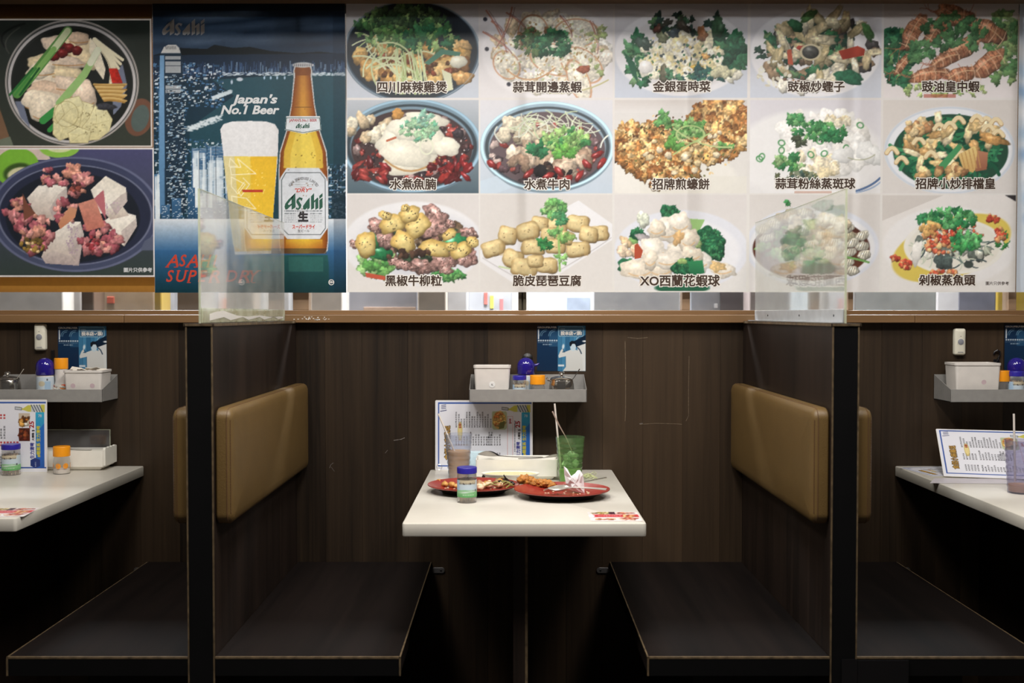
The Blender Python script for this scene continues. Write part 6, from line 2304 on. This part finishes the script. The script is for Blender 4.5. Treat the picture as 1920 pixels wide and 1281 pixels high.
# ------------------------------------------------------------------ tumblers
def tumbler(name, label, loc, r0, r1, h, m, ribs=10, liquid=None, level=.5, straw=None):
    t = thing(name, label, 'tumbler', loc, group='ribbed plastic tumblers')
    prof, n = [], 60
    for i in range(n + 1):
        k = i / n
        r = r0 + (r1 - r0) * k
        if .06 < k < .9:
            r += .0007 * math.sin(k * ribs * 2 * PI)
        prof.append((r, h * k))
    inner = [(r - .0016, z) for r, z in prof if z > .004][::-1]
    obj('cup', lathe([(0, 0)] + prof + inner + [(0, .004)], 40, cap=False), M[m], t, True)
    if liquid:
        zl = h * level
        rl = r0 + (r1 - r0) * level - .0028
        obj('drink', lathe([(0, .0048), (r0 - .0028, .0048), (rl, zl - .001), (rl - .001, zl), (0, zl)], 36), M[liquid], t, True)
    return t


cl = (at(860, 897, 3.165).x, 3.165, ZT)
tumbler('tumbler', 'frosted blue tumbler half full of milk tea', cl, .031, .0415, .137, 'cup_blue', 9, 'tea', .62)
cg = (at(1069, 904, 3.09).x, 3.09, ZT)
tg = tumbler('tumbler', 'green ribbed tumbler with ice and lime drink', cg, .0325, .0435, .137, 'cup_green', 9, 'limewater', .3)
bm = B()
rnd = random.Random(4)
ti = None
for i in range(12):
    a = rnd.random() * 6.28
    q = rnd.uniform(.004, .021)
    o = obj('ice_cube', bx(-.009, .009, -.008, .008, -.008, .008, .002), M['ice'], tg)
    o.location = (q * math.cos(a), q * math.sin(a), .05 + .003 * i)
    o.rotation_euler = (rnd.random() * 3, rnd.random() * 3, rnd.random() * 3)
cr = (at(1914, 925, 2.84).x, 2.84, ZT2)
tumbler('tumbler', 'violet grey ribbed tumbler nearly empty on the right table', cr, .034, .043, .145, 'cup_violet', 9, 'tea', .16)


def straw(label, a, b, r=.0028, m='straw', name='straw'):
    bm = B()
    a, b = Vector(a), Vector(b)
    d = (b - a).normalized()
    s = d.cross(Vector((0, 1, 0))).normalized()
    u = s.cross(d)
    n = 12
    rings = []
    for p_, rr2 in ((a, r), (b, r), (b, r * .8), (a, r * .8)):
        rings.append([bm.verts.new(p_ - a + s * (rr2 * math.cos(2 * PI * k / n)) + u * (rr2 * math.sin(2 * PI * k / n))) for k in range(n)])
    for i in range(4):
        A_, B_ = rings[i], rings[(i + 1) % 4]
        for k in range(n):
            bm.faces.new((A_[k], A_[(k + 1) % n], B_[(k + 1) % n], B_[k]))
    o = obj(name, bm, M[m], None, True)
    o.location = a
    return tag(o, label, 'straw', 'drinking straws')


straw('white straw leaning left out of the milk tea', (at(858, 862, 3.16).x, 3.165, ZT + .06), at(822, 776, 3.17))
straw('tall white straw standing in the green tumbler', (at(1052, 885, 3.09).x, 3.095, ZT + .035), at(1040, 757, 3.10))
straw('white straw standing in the tumbler on the right table', (at(1905, 905, 2.84).x, 2.845, ZT2 + .03), at(1901, 776, 2.85))
ls = obj('stirring_spoon', tube([at(1079, 860, 3.085), at(1073, 848, 3.085), at(1062, 822, 3.07), at(1048, 797, 3.062), at(1036, 772, 3.055)], [.0035, .0016, .0018, .0032, .0034], 8, flat=.6), mat('matt_steel_handle', rgb(196, 176, 164), .35, metal=.3), None, True)
tag(ls, 'long stirring spoon leaning out of the green tumbler', 'spoon')
sb = obj('spoon_bowl', lump(at(1077, 854, 3.085), .014, 3, .05, sub=2, scale=(1, .5, .55)), M['ice'], ls, True)

# -- front toothpick jar, and the left-table jars
pj = atz(875.5, 942, ZT)
pick_jar((pj.x, pj.y + .005, ZT), 'blue lidded toothpick jar at the front of the middle table', .093, .0262, 7)
pick_jar((at(21, 880, 3.165).x, 3.165, ZT2), 'blue lidded toothpick jar in front of the left menu', .093, .0268, 8)
orange_jar((at(116, 880, 3.19).x, 3.19, ZT2), 'orange lidded jar with orange dots on the left table', .084, .0250, True)


# ------------------------------------------------------------------ plates and leftovers
def plate(label, loc, rx, ry):
    t = thing('oval_plate', label, 'plate', loc, group='red oval plates with black undersides')
    k = 1 / .13
    up = [(0, .0075), (.085, .0085), (.100, .0125), (.118, .0195), (.128, .0230), (.130, .0238), (.1305, .0222), (.129, .0200), (.126, .0188)]
    lo = [(.126, .0187), (.115, .0150), (.098, .0075), (.090, .0035), (.088, 0), (.078, 0), (.076, .003), (0, .004)]
    obj('dish', lathe([(r * k * rx, z) for r, z in up], 64, sy=ry / rx, cap=False), M['red_plate'], t, True)
    obj('underside', lathe([(r * k * rx, z) for r, z in lo], 64, sy=ry / rx, cap=False), M['black_plate'], t, True)
    return t


PL = (at(888, 905, 2.925).x, 2.925)
PR = (at(1053.5, 921, 2.845).x, 2.845)
plate('red oval plate of food scraps behind the toothpick jar', (*PL, ZT), .1295, .112)
plate('red oval plate with fried cutlet, spoon and crumpled tissue', (*PR, ZT), .1315, .112)
FM = {'potato': mat('fried_potato', rgb(206, 156, 84), .4, var=.25, scale=80), 'meat': mat('pork_scrap', rgb(186, 140, 104), .4, var=.35, scale=90),
      'green': mat('pickled_green', rgb(136, 128, 62), .35, var=.25, scale=80), 'fungus': mat('black_fungus', rgb(30, 25, 24), .25, var=.3, scale=80),
      'pale': mat('pale_scrap', rgb(232, 206, 170), .45, var=.15, scale=80), 'fried': mat('fried_crumb', rgb(188, 124, 52), .55, var=.4, scale=160, bump=.8, bscale=260)}
rnd = random.Random(12)


def scrap(name, label, group, kind, px, py, r, sc_, zz=.012, seed=0, amp=.25):
    p_ = atz(px, py, ZT + zz)
    o = obj(name, lump((0, 0, 0), r, seed + 1, amp, 2.0, 2, sc_, rot=Matrix.Rotation(rnd.random() * 3, 4, 'Z')), FM[kind], None, 'all')
    o.location = p_
    return tag(o, label, 'food', group)


for i, (px, py, r) in enumerate(((823, 904, .013), (834, 908, .012), (848, 909, .012), (857, 911, .009))):
    scrap('potato_chunk', 'golden potato chunk at the left end of the scraps plate', 'potato chunks on the scraps plate', 'potato', px, py, r, (1.2, .8, .7), .016, i)
for i in range(16):
    px, py = rnd.uniform(898, 940), rnd.uniform(902, 916)
    scrap('meat_scrap', 'small meat scrap in the middle of the scraps plate', 'meat scraps on the scraps plate', rnd.choice(['meat', 'pale', 'meat', 'potato']), px, py, rnd.uniform(.007, .012), (1.2, .9, .8), .018, 20 + i, .35)
for i in range(8):
    px, py = rnd.uniform(912, 958), rnd.uniform(898, 914)
    p_ = atz(px, py, ZT + .022)
    a = rnd.uniform(-.6, .9)
    L = rnd.uniform(.012, .02)
    o = obj('green_strip', tube([(-L * math.cos(a), -L * math.sin(a), -.003), (0, .002, .004), (L * math.cos(a), L * math.sin(a), .001)], [.002, .0027, .0018], 7), FM['green'], None, True)
    o.location = p_
    tag(o, 'olive green vegetable strip on the scraps plate', 'food', 'green vegetable strips on the scraps plate')
for i, (px, py, r) in enumerate(((938, 904, .009), (945, 900, .008), (952, 904, .010), (960, 906, .008), (907, 893, .007))):
    scrap('black_fungus', 'dark black fungus piece on the scraps plate', 'black fungus pieces on the scraps plate', 'fungus', px, py, r, (1.4, .6, .6), .022, 50 + i, .5)
p_ = atz(947, 897, ZT + .03)
o = obj('black_fungus', tube([(-.004, 0, .010), (.001, 0, .001), (.008, .002, -.006), (.014, .004, -.013)], [.0028, .0045, .005, .003], 7, flat=.6), FM['fungus'], None, True)
o.location = p_
tag(o, 'curled black fungus strip sticking up from the scraps plate', 'food')
# crumbs of rice on both plates
for name, lab, cxy, n in (('rice_grains', 'loose rice grains on the scraps plate', PL, 60), ('rice_grains', 'loose rice crumbs on the cutlet plate', PR, 30)):
    bm = B()
    for i in range(n):
        a, q = rnd.random() * 6.28, math.sqrt(rnd.random()) * .082
        bmesh.ops.create_icosphere(bm, subdivisions=1, radius=.0022, matrix=Matrix.Translation((q * math.cos(a), q * .85 * math.sin(a), .0098)) @ Matrix.Rotation(a * 3, 4, 'Z') @ Matrix.Diagonal((1.8, .8, .7, 1)))
    o = obj(name, bm, FM['pale'], None, True)
    o.location = (*cxy, ZT)
    tag(o, lab, 'rice', kind='stuff')
# fried cutlet
ct = thing('fried_cutlet', 'crumbed golden fried cutlet on the right red plate', 'food', (*atz(1006, 914, ZT + .012)[:2], ZT + .0105))
bm = B()
for i in range(9):
    k = i / 8
    lump((-.034 + .075 * k, .008 - .014 * k + .004 * math.sin(i * 2), .019 - .010 * k + .003 * math.cos(i)), .0165 - .005 * k, 70 + i, .4, 3.5, 3, (1.2, 1.0, .8), bm=bm)
obj('crumb_coat', bm, FM['fried'], ct, 'all')
o = obj('batter_end', lump((-.048, .006, .021), .009, 90, .35, 3, 2, (1, .8, .8)), FM['potato'], ct, 'all')
# spoon, fork handle and tissue on the right plate
pa = atz(1027, 913, ZT + .03)
pb_ = atz(1125, 923, ZT + .024)
spoon('steel spoon resting on the right red plate under the tissue', (pa.x, pa.y - .004, ZT + .0265), (.18, .02, math.atan2(pb_.y - pa.y, pb_.x - pa.x)), L=.165, bw=.0225, bl=.062)
pc = atz(1045, 914, ZT + .02)
pd_ = atz(1137, 899, ZT + .028)
fk = thing('fork', 'steel fork with its handle over the rim of the right red plate', 'fork', (pd_.x, pd_.y + .006, ZT + .032))
v = Vector((pc.x - pd_.x, pc.y - pd_.y + .012, -.014))
obj('handle', tube([(0, 0, 0), v * .3, v * .6], [.0042, .0035, .0022], 8, flat=.45), M['chrome'], fk, True)
obj('neck', tube([v * .6, v * .8, v * .86], [.0022, .003, .0085], 8, flat=.35), M['chrome'], fk, True)
for k in range(4):
    off = Vector((0, 1, 0)) * (-.006 + .004 * k)
    obj('tine', tube([v * .86 + off, v * 1.1 + off, v * 1.25 + off + Vector((0, 0, -.001))], [.0012, .0012, .0006], 6), M['chrome'], fk, True)
# crumpled tissue
sil = [(1057, 874), (1063, 879), (1066, 889), (1071, 893), (1078, 888), (1083, 882), (1088, 882), (1093, 890), (1095, 905), (1096, 925), (1086, 924), (1076, 921), (1066, 917), (1061, 906), (1058, 890)]
Yt = 2.86
ctr = at(1078, 906, Yt)
S = [at(x, y, Yt) - ctr for x, y in sil]
rnd = random.Random(21)
bm = B()
outer = [bm.verts.new(s + Vector((0, rnd.uniform(-.003, .003), 0))) for s in S]
prev = outer
for f, dy in ((.78, -.007), (.42, -.010)):
    ring = [bm.verts.new(s * (f + rnd.uniform(-.10, .10)) + Vector((0, dy + rnd.uniform(-.004, .004), rnd.uniform(-.002, .002)))) for s in S]
    for i in range(len(S)):
        j = (i + 1) % len(S)
        bm.faces.new((prev[i], prev[j], ring[j]))
        bm.faces.new((prev[i], ring[j], ring[i]))
    prev = ring
cvt = bm.verts.new((0, -.012, 0))
for i in range(len(S)):
    bm.faces.new((prev[i], prev[(i + 1) % len(S)], cvt))
prev = outer
for f, dy in ((.7, .012), (.3, .02)):
    ring = [bm.verts.new(s * (f + rnd.uniform(-.1, .1)) + Vector((0, dy + rnd.uniform(-.006, .006), 0))) for s in S]
    for i in range(len(S)):
        j = (i + 1) % len(S)
        bm.faces.new((prev[i], ring[j], prev[j]))
        bm.faces.new((prev[i], ring[i], ring[j]))
    prev = ring
bm.faces.new(prev[::-1])
o = obj('crumpled_tissue', bm, M['tissue'])
o.location = ctr
tag(o, 'crumpled white tissue standing on the right red plate', 'tissue')
# lettuce shreds
bm = B()
for i in range(16):
    p_ = atz(rnd.uniform(1090, 1120), rnd.uniform(889, 900), ZT) - atz(1105, 895, ZT)
    a = rnd.uniform(-.5, .5)
    L = rnd.uniform(.008, .02)
    tube([(p_.x - L * math.cos(a), p_.y - L * math.sin(a), .002), (p_.x, p_.y, .006 + rnd.random() * .004), (p_.x + L * math.cos(a), p_.y + L * math.sin(a), .002)], .0018, 6, bm, flat=.5)
o = obj('lettuce_shreds', bm, mat('pale_lettuce', rgb(206, 210, 160), .5, var=.2, scale=90), None, True)
o.location = atz(1105, 895, ZT)
tag(o, 'pale lettuce shreds on the table behind the right plate', 'lettuce', kind='stuff')
# shallow cream dish in front of the cutlery box
dd = thing('shallow_dish', 'shallow white dish with cream sauce before the cutlery box', 'dish', (at(957, 890, 3.07).x, 3.075, ZT))
obj('dish_body', lathe([(0, 0), (.058, 0), (.062, .003), (.082, .026), (.0865, .029), (.0865, .031), (.082, .0305), (.06, .014), (0, .013)], 48, sy=.5), M['white'], dd, True)
obj('sauce', lathe([(0, .0145), (.055, .0145), (.077, .0285), (.07, .0300), (.03, .031), (0, .0305)], 40, sy=.5), M['cream'], dd, True)
